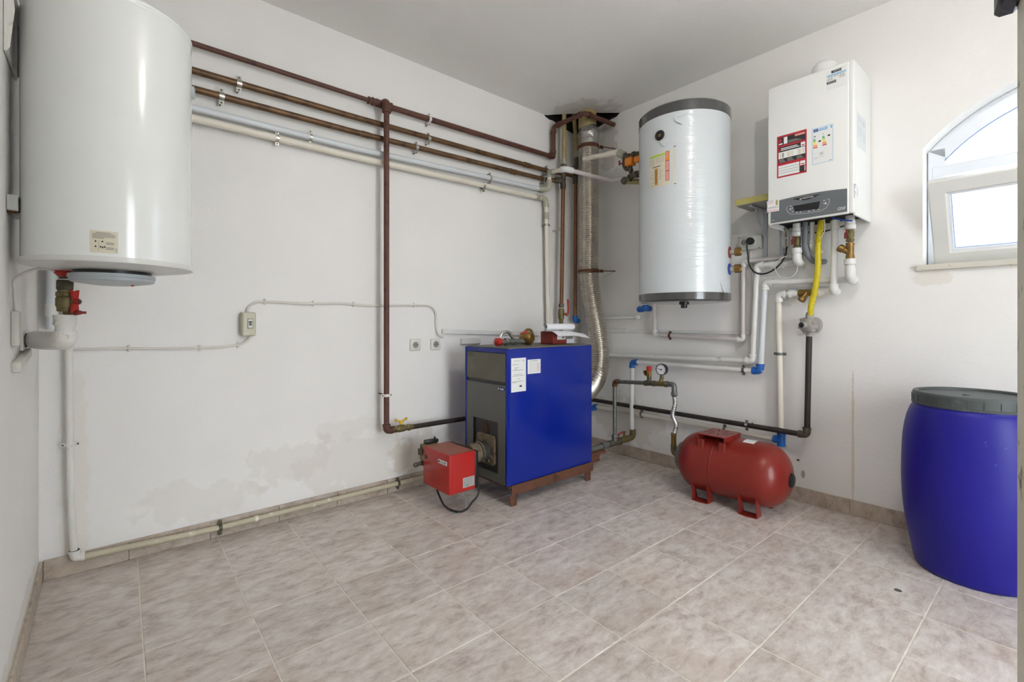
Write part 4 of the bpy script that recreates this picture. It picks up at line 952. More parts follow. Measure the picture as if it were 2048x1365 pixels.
t = thing('control_box', 'dark red control box with white sticker on top of the blue boiler', 'box', (-0.82, -0.47, ZT))
build('case', MB('red_dull').box((-0.815, -0.47, ZT + 0.042), (0.13, 0.12, 0.082), bev=0.004), t)
FC = lambda x, z, l: Vector((x, -0.53 - l, z))
build('sticker', MB('sticker_white').patch(FC, -0.845, ZT + 0.03, -0.765, ZT + 0.058, 0.0008).use('ink_soft').patch(FC, -0.80, ZT + 0.036, -0.775, ZT + 0.052, 0.0011), t)
tag(build('white_carton', MB('paper').box((-0.695, -0.45, ZT + 0.034), (0.09, 0.11, 0.066), bev=0.002).use('ink_soft').box((-0.695, -0.506, ZT + 0.04), (0.06, 0.0008, 0.02))), 'small white carton beside the red control box on the boiler', 'box')
# papers: sheets lying over the box, rolled sheet on top
mb = MB('paper')
def sheet(mb, pts, th=0.0008):
    """pts: rows of points of a bent sheet"""
    m = len(pts[0]); V = [Vector(p) for r in pts for p in r] + [Vector(p) + UP * th for r in pts for p in r]; N = len(V) // 2; F = []
    for i in range(len(pts) - 1):
        for j in range(m - 1):
            a = i * m + j; F += [(a, a + 1, a + m + 1, a + m), (N + a, N + a + m, N + a + m + 1, N + a + 1)]
    edge = [(i * m, (i + 1) * m) for i in range(len(pts) - 1)] + [((i + 1) * m - 1, (i + 2) * m - 1) for i in range(len(pts) - 1)] + [(j, j + 1) for j in range(m - 1)] + [((len(pts) - 1) * m + j, (len(pts) - 1) * m + j + 1) for j in range(m - 1)]
    F += [(a, b, b + N, a + N) for a, b in edge]
    mb.add(V, F, True)
zt = ZT + 0.084
sheet(mb, [[(-0.91 + 0.33 * i + 0.02 * j, -0.385 - 0.20 * j + 0.02 * i, zt + 0.001 - 0.030 * max(0, (j - 0.72) / 0.28) ** 1.4 - 0.034 * max(0, i - 0.5) * 1.2) for i in [k / 10 for k in range(11)]] for j in [k / 8 for k in range(9)]])
o = tag(build('paper_sheets', mb), 'loose white printed sheets drooping over the red control box', 'papers')
mb = MB('ink_soft')
for k in range(6): mb.box((-0.77 + k * 0.002, -0.44 - k * 0.016, zt + 0.0032 - 0.006 * (k > 4)), (0.14, 0.004, 0.0006))
mb = MB('paper'); sp = []
for k in range(40):
    a = k / 39 * 2 * math.pi * 2.2; r = 0.023 - 0.006 * k / 39; sp.append((r * math.cos(a), r * math.sin(a)))
R = [[Vector((-0.885 + 0.27 * u + 0.0, -0.46 + q[0], zt + 0.0275 + q[1])) for q in sp] for u in (0, 0.25, 0.5, 0.75, 1)]
V = [v for r in R for v in r]; m = len(sp); F = [(i * m + j, i * m + j + 1, (i + 1) * m + j + 1, (i + 1) * m + j) for i in range(4) for j in range(m - 1)]
mb.add(V, F, True); 
tag(build('paper_roll', mb), 'rolled white printed paper lying on the sheets on the boiler', 'paper roll')

# ================================================================== WRAPPED CYLINDER ON THE RIGHT WALL
CC = Vector((-0.361, -1.142, 0)); CR = 0.265
t = thing('storage_cylinder', 'tall white storage cylinder in clear plastic wrap on the right wall', 'cylinder', (CC.x, CC.y, 1.15))
build('tank', MB('film_white').lathe([(CR - 0.004, 1.205), (CR, 1.207), (CR, 2.236), (CR - 0.002, 2.238)], CC, UP, 96), t)
build('top_cap', MB('film_band').lathe([(CR - 0.002, 2.236), (CR + 0.002, 2.238), (CR + 0.002, 2.292), (CR - 0.01, 2.303), (CR * 0.6, 2.322), (0, 2.328)], CC, UP, 96), t, 'dark grey cap under film')
build('bottom_cap', MB('film_band').lathe([(0, 1.148), (CR * 0.7, 1.150), (CR - 0.012, 1.156), (CR + 0.002, 1.166), (CR + 0.002, 1.205), (CR - 0.004, 1.207)], CC, UP, 96), t, 'dark grey base band')
mb = MB('black_plastic').lathe([(0.028, 1.152), (0.028, 1.140), (0.018, 1.138), (0.018, 1.122), (0.012, 1.118)], CC + Vector((-0.14, -0.08, 0)), UP, 16); build('drain_plug', mb, t, 'black drain plug')
cs = cylsurf(CC, CR)
def radial(a): return Vector((math.cos(math.radians(a)), math.sin(math.radians(a)), 0))
mb = MB('black_plastic').torus(CC + radial(180) * (CR + 0.002) + UP * 2.122, radial(180), 0.020, 0.010, 24, 8); mb.use('brass').lathe([(0.013, 0), (0.013, 0.004), (0.006, 0.005)], CC + radial(180) * CR + UP * 2.122, radial(180), 16); build('sensor_port', mb, t, 'black rubber ring with brass centre')
for a, z, c1 in ((-79, 1.443, 'red_dull'), (-80, 1.345, 'ink_blue')):
    mb = MB(c1).lathe([(0.034, 0), (0.034, 0.004), (0.02, 0.006)], CC + radial(a) * (CR - 0.001) + UP * z, radial(a), 20); mb.use('steel_bright').lathe([(0.017, 0.004), (0.017, 0.03)], CC + radial(a) * CR + UP * z, radial(a), 18)
    mb.use('brass').lathe([(0.0225, 0.028), (0.025, 0.031), (0.025, 0.058), (0.021, 0.061), (0.019, 0.058), (0.019, 0.04)], CC + radial(a) * CR + UP * z, radial(a), 20); build('side_port', mb, t, 'brass threaded side port')
# printed label, wrapped round the left front
mb = MB('sticker_white'); e = 0.0008
def lab(a0, z0, a1, z1, m, l=0.0011, nu=6): mb.use(m).patch(cs, a0, z0, a1, z1, l, nu)
lab(163, 1.826, 193.3, 2.022, 'sticker_cream', 0.0008, 14)
lab(165, 2.002, 187, 2.013, 'ink_lime')
for k in range(4): lab(174, 1.992 - k * 0.0085, 186, 1.9935 - k * 0.0085, 'ink_soft')
for k in range(5): lab(164.5 + k * 1.6, 1.955, 164.8 + k * 1.6, 1.995, 'ink_soft', nu=1)
lab(169, 1.943, 181, 1.947, 'ink'); lab(172.5, 1.838, 177, 1.936, 'ink_tan')
for k in range(6): lab(165 + (k % 3) * 2, 1.838 + k * 0.016, 171.5, 1.840 + k * 0.016, 'ink_soft')
for k in range(5): lab(178.5, 1.87 + k * 0.013, 182 + (k % 2) * 2, 1.8725 + k * 0.013, 'ink_soft')
lab(187.5, 1.850, 192.2, 2.02, 'ink'); lab(187.9, 1.852, 191.8, 1.905, 'ink_pink', 0.0014); lab(187.9, 1.908, 191.8, 1.964, 'ink_pink', 0.0014); lab(187.9, 1.967, 191.8, 2.018, 'ink_orange', 0.0014); lab(188.1, 1.985, 190.5, 2.016, 'ink_pink', 0.0016)
lab(197, 1.83, 200, 2.035, 'sticker_cream', 0.0006); lab(197.5, 2.036, 200, 2.040, 'ink'); lab(198, 1.824, 200.5, 1.828, 'ink')
r0 = radial(174.7); mb.use('burnt').text('DANZE', CC + r0 * (CR + 0.0012) + UP * 1.888, UP, radial(84.7), 0.024, 0.0012)
build('data_label', mb, t, 'printed data label with orange and red strips')
# loose film folds
for a, z, w, h in ((186, 2.095, 13, 0.05), (205, 2.205, 16, 0.05), (262, 1.27, 12, 0.07)):
    V = [cs(a - w / 2, z, 0.0008), cs(a + w / 2, z + 0.012, 0.0008), cs(a + w * 0.1, z - h, 0.007), cs(a - w * 0.3, z - h * 0.6, 0.006), cs(a, z - h * 0.2, 0.004)]
    build('film_fold', MB('film_white').add(V, [(0, 4, 1), (0, 3, 4), (3, 2, 4), (4, 2, 1)]), t)
# brackets to the wall
build('wall_bracket', MB('strap_steel').box(B(1.13, 0.045, 2.05), (0.30, 0.088, 0.05), (BS, BN, UP), 0.002), t); build('wall_bracket', MB('strap_steel').box(B(1.13, 0.045, 1.40), (0.30, 0.088, 0.05), (BS, BN, UP), 0.002), t)

# mixing valve group on the left side of the cylinder with its cream pipe stub
t = thing('mixing_valve', 'orange mixing valve and grey fittings with a cream pipe beside the cylinder', 'valve', B(0.72, 0.29, 2.02))
mb = MB('pipe_cream').tube([B(0.305, 0.305, 2.277), B(0.575, 0.30, 2.246)], 0.0185, 16); build('pipe_stub', mb, t, 'cream pipe stub')
mb = MB('pipe_cream').tube(fillet([B(0.53, 0.30, 2.251), B(0.60, 0.30, 2.245), B(0.655, 0.30, 2.215)], 0.05, 8), 0.0235, 16); build('elbow', mb, t)
mb = MB('pipe_fitting').tube([B(0.625, 0.30, 2.236), B(0.672, 0.30, 2.205)], 0.027, 16); nut(mb, B(0.665, 0.30, 2.208), B(0.672, 0, 2.205) - B(0.625, 0, 2.236), 0.031, 0.02); build('union', mb, t)
mb = MB('fitting_dark').tube(fillet([B(0.67, 0.30, 2.205), B(0.71, 0.30, 2.19), B(0.79, 0.29, 2.19), B(0.92, 0.29, 2.20)], 0.02), 0.0165, 14); nut(mb, B(0.75, 0.295, 2.19), BS, 0.024, 0.03); mb.tube(fillet([B(0.672, 0.30, 2.20), B(0.665, 0.30, 2.14), B(0.69, 0.30, 2.10), B(0.715, 0.30, 2.105)], 0.03), 0.013, 12)
mb.tube([B(0.725, 0.30, 2.13), B(0.728, 0.30, 2.055)], 0.0125, 12); nut(mb, B(0.727, 0.30, 2.085), UP, 0.018, 0.02); mb.tube([B(0.665, 0.295, 2.03), B(0.90, 0.30, 2.075)], 0.018, 14); nut(mb, B(0.77, 0.297, 2.05), BS, 0.025, 0.03); mb.ball(B(0.67, 0.295, 2.03), 0.027); nut(mb, B(0.715, 0.296, 2.038), BS, 0.026, 0.02)
build('fittings', mb, t, 'dark galvanised fittings')
mb = MB('ink_orange').box(B(0.725, 0.305, 2.145), (0.062, 0.06, 0.058), (BS, BN, UP), 0.012, 2); mb.box(B(0.79, 0.305, 2.148), (0.05, 0.04, 0.042), (BS, BN, UP), 0.01, 2); build('valve_head', mb, t, 'orange plastic valve head')
mb = MB('red_dull').box(B(0.638, 0.31, 2.16), (0.014, 0.012, 0.036), (BS, BN, UP), 0.004); mb.cyl(B(0.638, 0.31, 2.155), B(0.668, 0.30, 2.15), 0.006, seg=8); build('tap_handle', mb, t, 'small dark red tap handle')
mb = MB('pipe_olive').tube([B(0.675, 0.29, 2.025), B(0.90, 0.13, 2.0)], 0.0185, 14); build('return_pipe', mb, t)
# ================================================================== WALL-HUNG GAS BOILER
S0, S1, O1, ZB, ZU = 1.617, 2.008, 0.300, 1.566, 2.312
t = thing('wall_boiler', 'white wall-hung gas boiler with grey control panel on the right wall', 'boiler', B((S0 + S1) / 2, 0.15, ZB))
mb = MB('boiler_white')
def wb(mb, s0, s1, o0, o1, z0, z1, bev=0.003, seg=2): return mb.box(B((s0 + s1) / 2, (o0 + o1) / 2, (z0 + z1) / 2), (s1 - s0, o1 - o0, z1 - z0), (BS, BN, UP), bev, seg)
wb(mb, S0, S1, 0.005, O1 - 0.022, ZB + 0.03, ZU - 0.002)
for s in (S0 + 0.004, S1 - 0.004): wb(mb, s - 0.0045, s + 0.0045, 0.005, O1 - 0.022, ZB - 0.006, ZU - 0.003, 0.001, 1)
build('casing', mb, t)
mb = MB('boiler_white'); wb(mb, S0 + 0.001, S1 - 0.020, O1 - 0.024, O1, ZB + 0.002, ZU, 0.005, 3); wb(mb, S1 - 0.022, S1, O1 - 0.026, O1 - 0.003, ZB + 0.002, ZU, 0.006, 3); fc = build('front_cover', mb, t)
build('underside', MB('void_shade').box(B((S0 + S1) / 2, 0.14, ZB + 0.026), (S1 - S0 - 0.018, 0.262, 0.012), (BS, BN, UP)), t, 'dark plate painted as the shade of the open underside')  # solid plate, its dark colour stands in for shade inside the boiler
mb = MB('boiler_white').lathe([(0.0625, ZU - 0.003), (0.0625, ZU + 0.05), (0.056, ZU + 0.085), (0.035, ZU + 0.108), (0.0, ZU + 0.115)], B(1.840, 0.145, 0), UP, 32); build('flue_dome', mb, t, 'round white flue bend on top')
mb = MB('boiler_white').tube([B(1.843, 0.145, ZU + 0.055), B(1.860, 0.004, ZU + 0.055)], 0.05, 24); build('flue_pipe', mb, t)
# control panel with curved upper edge
FW = lambda s, z, l: B(s, O1 + l, z)
mb = MB('panel_grey'); top = [(s, 1.690 + 0.008 * math.sin(math.pi * (s - 1.66) / 0.32) - 0.010 * max(0, s - 1.9)) for s in [1.634 + 0.347 * k / 16 for k in range(17)]]
mb.prism([(1.634, 1.575), (1.981, 1.577)] + top[::-1], B(0, O1 - 0.004, 0), BS, UP, 0.0075); pn = build('control_panel', mb, t, 'grey control panel')
PF = lambda s, z, l: B(s, O1 + 0.0036 + l, z)
mb = MB('screen_dark'); mb.prism([(1.753, 1.617), (1.859, 1.612), (1.867, 1.649), (1.743, 1.648)], PF(0, 0, 0), BS, UP, 0.001); build('display', mb, pn, 'dark display window')
mb = MB('black_plastic'); mb.prism([(1.742, 1.686)] + [(1.742 + 0.128 * k / 10, 1.686 - 0.017 * math.sin(math.pi * k / 10)) for k in range(1, 10)] + [(1.870, 1.685)], PF(0, 0, 0), BS, UP, 0.0008)
mb.use('sticker_white').text('ARISTON', PF(1.812, 1.6785, 0.0008), BS, UP, 0.0125, 0.0004); mb.torus(PF(1.779, 1.6775, 0.001), BN, 0.0035, 0.0011, 12, 6); build('logo_plate', mb, pn, 'black logo plate with white letters')
mb = MB('sticker_white').text('ONE', PF(1.957, 1.597, 0), BS, UP, 0.0165, 0.0005, shear=0.3); build('series_lettering', mb, pn)
mb = MB('sticker_white')
for s, z in ((1.729, 1.648), (1.727, 1.634), (1.737, 1.636), (1.882, 1.648), (1.882, 1.633), (1.738, 1.617), (1.758, 1.610), (1.775, 1.608), (1.815, 1.606), (1.835, 1.607), (1.858, 1.607)): mb.patch(PF, s, z, s + 0.006, z + 0.0035, 0.0006)
mb.patch(PF, 1.942, 1.5885, 1.972, 1.5895, 0.0006); mb.patch(PF, 1.640, 1.588, 1.652, 1.590, 0.0006); mb.patch(PF, 1.730, 1.628, 1.733, 1.638, 0.0006); mb.patch(PF, 1.890, 1.628, 1.894, 1.640, 0.0006)
for pts in ([(1.716, 1.652), (1.712, 1.640), (1.718, 1.620), (1.735, 1.606), (1.80, 1.600), (1.87, 1.600), (1.895, 1.612), (1.907, 1.635), (1.908, 1.652), (1.898, 1.655)],):
    for a, b in zip(pts[:-1], pts[1:]):
        d = Vector((b[0] - a[0], b[1] - a[1])).normalized() * 0.0006; mb.add([PF(a[0] - d.y, a[1] + d.x, 0.0005), PF(a[0] + d.y, a[1] - d.x, 0.0005), PF(b[0] + d.y, b[1] - d.x, 0.0005), PF(b[0] - d.y, b[1] + d.x, 0.0005)], [(0, 1, 2, 3)])
build('button_marks', mb, pn, 'white printed button symbols')
# stickers on the cover
mb = MB('ink_red').patch(FW, 1.664, 1.812, 1.806, 2.036, 0.0006)
def sq(s0, z0, s1, z1, m, l=0.0009): mb.use(m).patch(FW, s0, z0, s1, z1, l)
sq(1.671, 1.985, 1.800, 2.026, 'ink'); sq(1.673, 2.000, 1.687, 2.018, 'ink_red', 0.0012); sq(1.698, 1.988, 1.715, 2.024, 'sticker_white', 0.0012); sq(1.751, 2.014, 1.798, 2.024, 'ink_pink', 0.0012)
for k in range(3): sq(1.718, 1.989 + k * 0.005, 1.785 - k * 0.012, 1.9915 + k * 0.005, 'ink_soft', 0.0012)
sq(1.673, 1.989, 1.692, 1.995, 'sticker_white', 0.0012); sq(1.671, 1.890, 1.800, 1.975, 'ink'); sq(1.779, 1.951, 1.799, 1.974, 'sticker_white', 0.0012); sq(1.783, 1.955, 1.795, 1.961, 'ink_red', 0.0014)
sq(1.673, 1.952, 1.681, 1.968, 'ink_red', 0.0012)
for k in range(2): sq(1.684, 1.956 + k * 0.008, 1.772 - k * 0.01, 1.960 + k * 0.008, 'sticker_white', 0.0012)
sq(1.672, 1.913, 1.799, 1.948, 'sticker_white', 0.0012)
for s in (1.678, 1.690, 1.714, 1.722, 1.734, 1.764, 1.772, 1.786): sq(s, 1.917, s + 0.008, 1.942, 'sticker_cream' if s != 1.69 else 'ink_soft', 0.0014)
for s in (1.675, 1.715, 1.760):
    for k in range(3): sq(s, 1.893 + k * 0.006, s + 0.030 - k * 0.004, 1.896 + k * 0.006, 'ink_soft', 0.0012)
sq(1.671, 1.820, 1.772, 1.876, 'sticker_white'); sq(1.775, 1.820, 1.799, 1.852, 'ink'); sq(1.776, 1.855, 1.799, 1.877, 'sticker_white'); sq(1.780, 1.859, 1.795, 1.864, 'ink_red', 0.0012); sq(1.796, 1.824, 1.799, 1.850, 'sticker_white', 0.0012)
for z in (1.835, 1.848, 1.862): sq(1.671, z, 1.772, z + 0.0014, 'ink', 0.0012)
build('instruction_sticker', mb, fc, 'red, black and white instruction sticker')
mb = MB('ink_sky').patch(FW, 1.831, 1.842, 1.922, 2.026, 0.0006)
sq(1.8325, 1.8435, 1.9205, 2.0245, 'sticker_white'); sq(1.837, 2.006, 1.857, 2.021, 'ink_blue', 0.0012); sq(1.858, 2.007, 1.899, 2.020, 'ink_sky', 0.0012); sq(1.911, 2.008, 1.918, 2.020, 'ink_sky', 0.0012)
mb.use('sticker_white').text('ENERG', FW(1.878, 2.0135, 0.0012), BS, UP, 0.0125, 0.0003); mb.use('ink_yellow').torus(FW(1.847, 2.0135, 0.0013), BN, 0.0038, 0.0005, 12, 4)
cols = ['ink_green', 'ink_green', 'ink_lime', 'ink_yellow', 'ink_yellow', 'ink_orange', 'ink_orange', 'ink_red']
for s, zt_ in ((1.836, 1.972), (1.876, 1.976)):
    for k, c_ in enumerate(cols): sq(s, zt_ - 0.0045 - k * 0.0062, s + 0.009 + k * 0.0015, zt_ - k * 0.0062, c_, 0.0012)
for s, z in ((1.861, 1.955), (1.901, 1.973)): sq(s, z - 0.004, s + 0.009, z + 0.004, 'ink', 0.0012); sq(s - 0.003, z - 0.002, s, z + 0.002, 'ink', 0.0012)
sq(1.838, 1.980, 1.847, 1.987, 'ink_soft', 0.0012); sq(1.878, 1.985, 1.882, 1.988, 'ink', 0.0012); sq(1.838, 1.873, 1.845, 1.875, 'ink_soft', 0.0012); sq(1.849, 1.872, 1.853, 1.875, 'ink_soft', 0.0012)
mb.use('ink').text('30', FW(1.872, 1.890, 0.001), BS, UP, 0.014, 0.0003); mb.use('ink_soft').text('dB', FW(1.872, 1.879, 0.001), BS, UP, 0.006, 0.0003)
for pts in ((1.862, 1.874, 1.882, 1.8745), (1.862, 1.899, 1.882, 1.8995), (1.862, 1.874, 1.8625, 1.8995), (1.882, 1.874, 1.8825, 1.8995), (1.836, 1.898, 1.858, 1.8984), (1.836, 1.868, 1.858, 1.8684)): sq(*pts, 'ink_soft', 0.0012)
sq(1.905, 1.847, 1.917, 1.8495, 'ink_soft', 0.0012); build('energy_label', mb, fc, 'white energy label with coloured bars')
mb = MB('sticker_white').patch(FW, 1.893, 2.198, 1.979, 2.296, 0.0006)
sq(1.915, 2.277, 1.958, 2.290, 'ink'); sq(1.8955, 2.228, 1.9355, 2.240, 'ink')
mb.use('sticker_white').text('ARISTON', FW(1.940, 2.2835, 0.001), BS, UP, 0.0088, 0.0004); mb.text('ARISTON', FW(1.917, 2.234, 0.001), BS, UP, 0.0082, 0.0004)
sq(1.896, 2.266, 1.977, 2.2715, 'ink_sky')
for k in range(16): sq(1.902 + k * 0.0042, 2.256, 1.902 + k * 0.0042 + (0.0012 if k % 3 else 0.0026), 2.264, 'ink_soft')
for k in range(3): sq(1.896, 2.2445 + k * 0.004, 1.928 - k * 0.005, 2.246 + k * 0.004, 'ink_soft'); sq(1.948, 2.2445 + k * 0.004, 1.972, 2.246 + k * 0.004, 'ink_soft')
build('serial_sticker', mb, fc, 'serial sticker with black bars')
mb = MB('sticker_white').patch(FW, 1.616, 1.636, 1.676, 1.699, 0.0048); mb.use('board_olive').patch(FW, 1.659, 1.668, 1.670, 1.695, 0.0052)
for z, m_ in ((1.693, 'ink_blue'), (1.686, 'ink_pink'), (1.680, 'ink_pink'), (1.660, 'ink_soft'), (1.655, 'ink_soft'), (1.644, 'ink_pink'), (1.640, 'ink_pink')): mb.use(m_).patch(FW, 1.62, z, 1.648 if z > 1.67 else 1.672, z + 0.002, 0.0052)
build('corner_sticker', mb, fc, 'white sticker with red print')
FS = lambda o, z, l: B(S1 + l, o, z)
mb = MB('pipe_blue_white').patch(FS, 0.245, 1.90, 0.10, 2.07, 0.0012); mb.use('ink_faint')
for a, b, c_, d in ((0.235, 2.03, 0.195, 2.06), (0.185, 2.02, 0.11, 2.05), (0.235, 1.96, 0.17, 2.01), (0.16, 1.94, 0.11, 2.0)): mb.patch(FS, a, b, c_, d, 0.0015)
build('side_label', mb, t)
FR = lambda o, z, l: B(S1 + l, o, z)
mb = MB('sticker_white').patch(FR, O1 - 0.004, 1.64, O1 - 0.06, 1.71, 0.0012); mb.use('ink_sky').patch(FR, O1 - 0.052, 1.655, O1 - 0.058, 1.70, 0.0016)
for z, m_ in ((1.704, 'ink_blue'), (1.696, 'ink_pink'), (1.690, 'ink_pink'), (1.668, 'ink_green'), (1.658, 'ink_pink')): mb.use(m_).patch(FR, O1 - 0.006, z, O1 - 0.03, z + 0.003, 0.0016)
build('edge_sticker', mb, t)

# ------------------------------------------------------------------ shelf, double socket, leads
t = thing('bracket_shelf', 'olive-edged board shelf on grey brackets left of the wall boiler', 'shelf', B(1.51, 0.12, 1.43))
mb = MB('board_olive').box(B(1.510, 0.130, 1.739), (0.20, 0.22, 0.036), (BS, BN, UP), 0.002); mb.use('board_under').box(B(1.510, 0.130, 1.7200), (0.192, 0.212, 0.003), (BS, BN, UP)); build('board', mb, t)
for s in (1.49, 1.582):
    mb = MB('bracket_grey').box(B(s, 0.006, 1.565), (0.022, 0.010, 0.30), (BS, BN, UP), 0.002).box(B(s, 0.115, 1.7125), (0.022, 0.20, 0.010), (BS, BN, UP), 0.002)
    mb.tube([B(s, 0.02, 1.55), B(s, 0.15, 1.705)], 0.0045, 8); build('bracket', mb, t)
t = thing('socket_box', 'grey double socket box beside the wrapped cylinder', 'socket', B(1.408, 0.02, 1.484))
build('housing', MB('box_grey').box(B(1.408, 0.022, 1.528), (0.134, 0.044, 0.086), (BS, BN, UP), 0.006, 2), t)
build('insert', MB('socket_white').box(B(1.403, 0.045, 1.530), (0.096, 0.004, 0.046), (BS, BN, UP), 0.001), t)
socket(t, B(1.380, 0.0472, 1.530), BS, BN, 'plastic_white')
for s, z in ((1.346, 1.566), (1.346, 1.49), (1.468, 1.566), (1.468, 1.49)): build('screw', MB('ink').lathe([(0.003, 0), (0.003, 0.002)], B(s, 0.0435, z), BN, 8), t)
t = thing('power_plug', 'black round plug and lead in the grey double socket', 'plug', B(1.426, 0.07, 1.40))
mb = MB('black_plastic').lathe([(0.0205, 0), (0.022, 0.006), (0.022, 0.026), (0.017, 0.032)], B(1.424, 0.0475, 1.532), BN, 20); build('plug', mb, t)
mb = MB('cable_black').tube(spline([B(1.418, 0.070, 1.52), B(1.412, 0.082, 1.50), B(1.420, 0.085, 1.45), B(1.428, 0.09, 1.395), B(1.455, 0.095, 1.345), B(1.50, 0.10, 1.322), B(1.555, 0.10, 1.332), B(1.605, 0.10, 1.37), B(1.630, 0.09, 1.42), B(1.634, 0.08, 1.47)], 8), 0.0048, 10); build('lead', mb, t, 'black hanging lead')
t = thing('cable_coil', 'bundled coil of grey-white cable hanging below the wall boiler', 'cable', B(1.632, 0.07, 1.46))
for k in range(5):
    a = random.uniform(-0.006, 0.006); w = 0.010 + 0.0028 * k; h = 0.052 + 0.004 * random.random()
    P = [B(1.632 + a + w * math.cos(u) * (0.55 + 0.45 * abs(math.sin(u))), 0.07 + 0.006 * k - 0.012 + 0.004 * math.sin(2 * u), 1.520 + h * math.sin(u)) for u in [2 * math.pi * i / 24 for i in range(25)]]
    build('loop', MB('cable_white').tube(P, 0.0036, 8), t)
build('tie', MB('cable_white').lathe([(0.013, -0.004), (0.015, -0.004), (0.015, 0.004), (0.013, 0.004)], B(1.632, 0.07, 1.52), UP, 14, False), t)
tag(build('boiler_lead', MB('cable_black').tube(spline([B(1.640, 0.07, 1.575), B(1.66, 0.08, 1.585), B(1.69, 0.07, 1.56), B(1.76, 0.05, 1.535), B(1.84, 0.05, 1.540), B(1.93, 0.06, 1.56), B(1.97, 0.10, 1.595)], 8), 0.004, 8)), 'thin black lead sagging under the wall boiler', 'cable')
tag(build('sensor_wire', MB('cable_white').tube(spline([B(1.835, 0.14, 1.60), B(1.842, 0.145, 1.56), B(1.838, 0.14, 1.52), B(1.815, 0.13, 1.49)], 8), 0.0025, 6)), 'thin white wire beside the yellow gas hose', 'cable')
tag(build('sensor_wire', MB('cable_white').tube(spline([B(1.68, 0.08, 1.43), B(1.62, 0.12, 1.40), B(1.585, 0.12, 1.36), B(1.61, 0.12, 1.30), B(1.67, 0.12, 1.29), B(1.70, 0.11, 1.34), B(1.665, 0.10, 1.42), B(1.63, 0.08, 1.43)], 8), 0.0022, 6)), 'loose thin white wire loop beside the white valve elbow', 'cable')
tag(build('dark_hose', MB('ink_blue').tube(spline([B(1.88, 0.20, 1.592), B(1.90, 0.205, 1.572), B(1.94, 0.20, 1.556), B(1.975, 0.19, 1.548)], 8), 0.004, 8)), 'short dark blue tube under the wall boiler corner', 'tube')
tag(build('wall_cable', MB('cable_white').tube(spline([B(1.405, 0.008, 1.484), B(1.402, 0.008, 1.44), B(1.412, 0.008, 1.38), B(1.418, 0.008, 1.15), B(1.42, 0.008, 0.98)], 8), 0.005, 8)), 'white cable dropping from the grey double socket box', 'cable')

# ================================================================== PIPES ON THE RIGHT WALL
G = 'white plastic pipes on the right wall'
t = thing('water_pipe', 'thin pinkish-white pipe, smallest loop below the wrapped cylinder', 'pipe', B(0.745, 0.04, 0.92), G)
run(t, [B(0.742, 0.04, 1.45), B(0.745, 0.04, 0.945), B(1.372, 0.04, 0.927), B(1.372, 0.04, 1.412), B(1.70, 0.04, 1.416)], 0.0142, 'pipe_pink_white', bend=0.012)
for p, a, b in ((B(0.745, 0.04, 0.945), UP, BS), (B(1.372, 0.04, 0.927), UP, -BS), (B(1.372, 0.04, 1.412), -UP, BS)): elbow(t, p, a, b, 0.0142, 'pipe_white', 0.034)
ring_clamp(t, B(0.87, 0.04, 0.942), BS, BN, 0.0145, 0.04, 'rust')
t = thing('water_pipe', 'white pipe dropping from the left boiler valve and running left', 'pipe', B(1.45, 0.06, 0.78), G)
run(t, [B(1.690, 0.105, 1.376), B(1.64, 0.062, 1.374), B(1.463, 0.06, 1.378), B(1.438, 0.06, 0.802), B(0.03, 0.06, 0.770)], 0.0172, 'pipe_white', bend=0.015)
for p, a, b in ((B(1.462, 0.06, 1.378), BS, -UP), (B(1.438, 0.06, 0.802), UP, -BS)): elbow(t, p, a, b, 0.0172, 'pipe_white', 0.042)
coupling(t, B(1.56, 0.061, 1.376), BS, 0.0172, 0.05, 'pipe_white'); coupling(t, B(1.60, 0.062, 1.375), BS, 0.018, 0.02, 'pipe_white')
t = thing('water_pipe', 'white pipe with two bright blue elbows crossing behind the gauge', 'pipe', B(0.58, 0.1, 0.18), G)
run(t, [B(1.945, 0.10, 1.258), B(1.90, 0.062, 1.262), B(1.508, 0.06, 1.273)], 0.0172, 'pipe_white', bend=0.02)
run(t, [B(1.508, 0.06, 1.272), B(1.482, 0.06, 0.742)], 0.0172, 'pipe_blue_white'); elbow(t, B(1.508, 0.06, 1.273), BS, -UP, 0.0172, 'pipe_white', 0.045)
elbow(t, B(1.481, 0.06, 0.741), UP, -BS, 0.0172, 'blue_fitting', 0.044)
run(t, [B(1.45, 0.06, 0.740), B(0.60, 0.092, 0.740)], 0.0155, 'pipe_white'); elbow(t, B(0.592, 0.095, 0.739), BS, -UP, 0.0165, 'blue_fitting', 0.042)
run(t, [B(0.592, 0.095, 0.71), B(0.588, 0.095, 0.45), B(0.592, 0.098, 0.23)], 0.0165, 'pipe_white', 'drop_pipe')
ring_clamp(t, B(1.385, 0.0625, 0.740), BS, BN, 0.0156, 0.0625, 'galvanised')
t = thing('water_pipe', 'white pipe with brass strainer, running down to blue tee behind the red vessel', 'pipe', B(1.59, 0.045, 0.34), G)
run(t, [B(1.876, 0.10, 1.56), B(1.868, 0.095, 1.222)], 0.0165, 'pipe_white', 'drop_pipe'); coupling(t, B(1.876, 0.10, 1.555), UP, 0.0175, 0.045, 'pipe_white'); coupling(t, B(1.877, 0.10, 1.588), UP, 0.015, 0.03, 'pipe_fitting')
mb = MB('pipe_white').tube(fillet([B(1.869, 0.096, 1.24), B(1.868, 0.095, 1.203), B(1.868, 0.05, 1.203)], 0.03, 8), 0.0215, 16); mb.tube(fillet([B(1.868, 0.062, 1.203), B(1.868, 0.052, 1.203), B(1.80, 0.05, 1.203)], 0.02, 8), 0.0205, 16); build('elbow', mb, t)
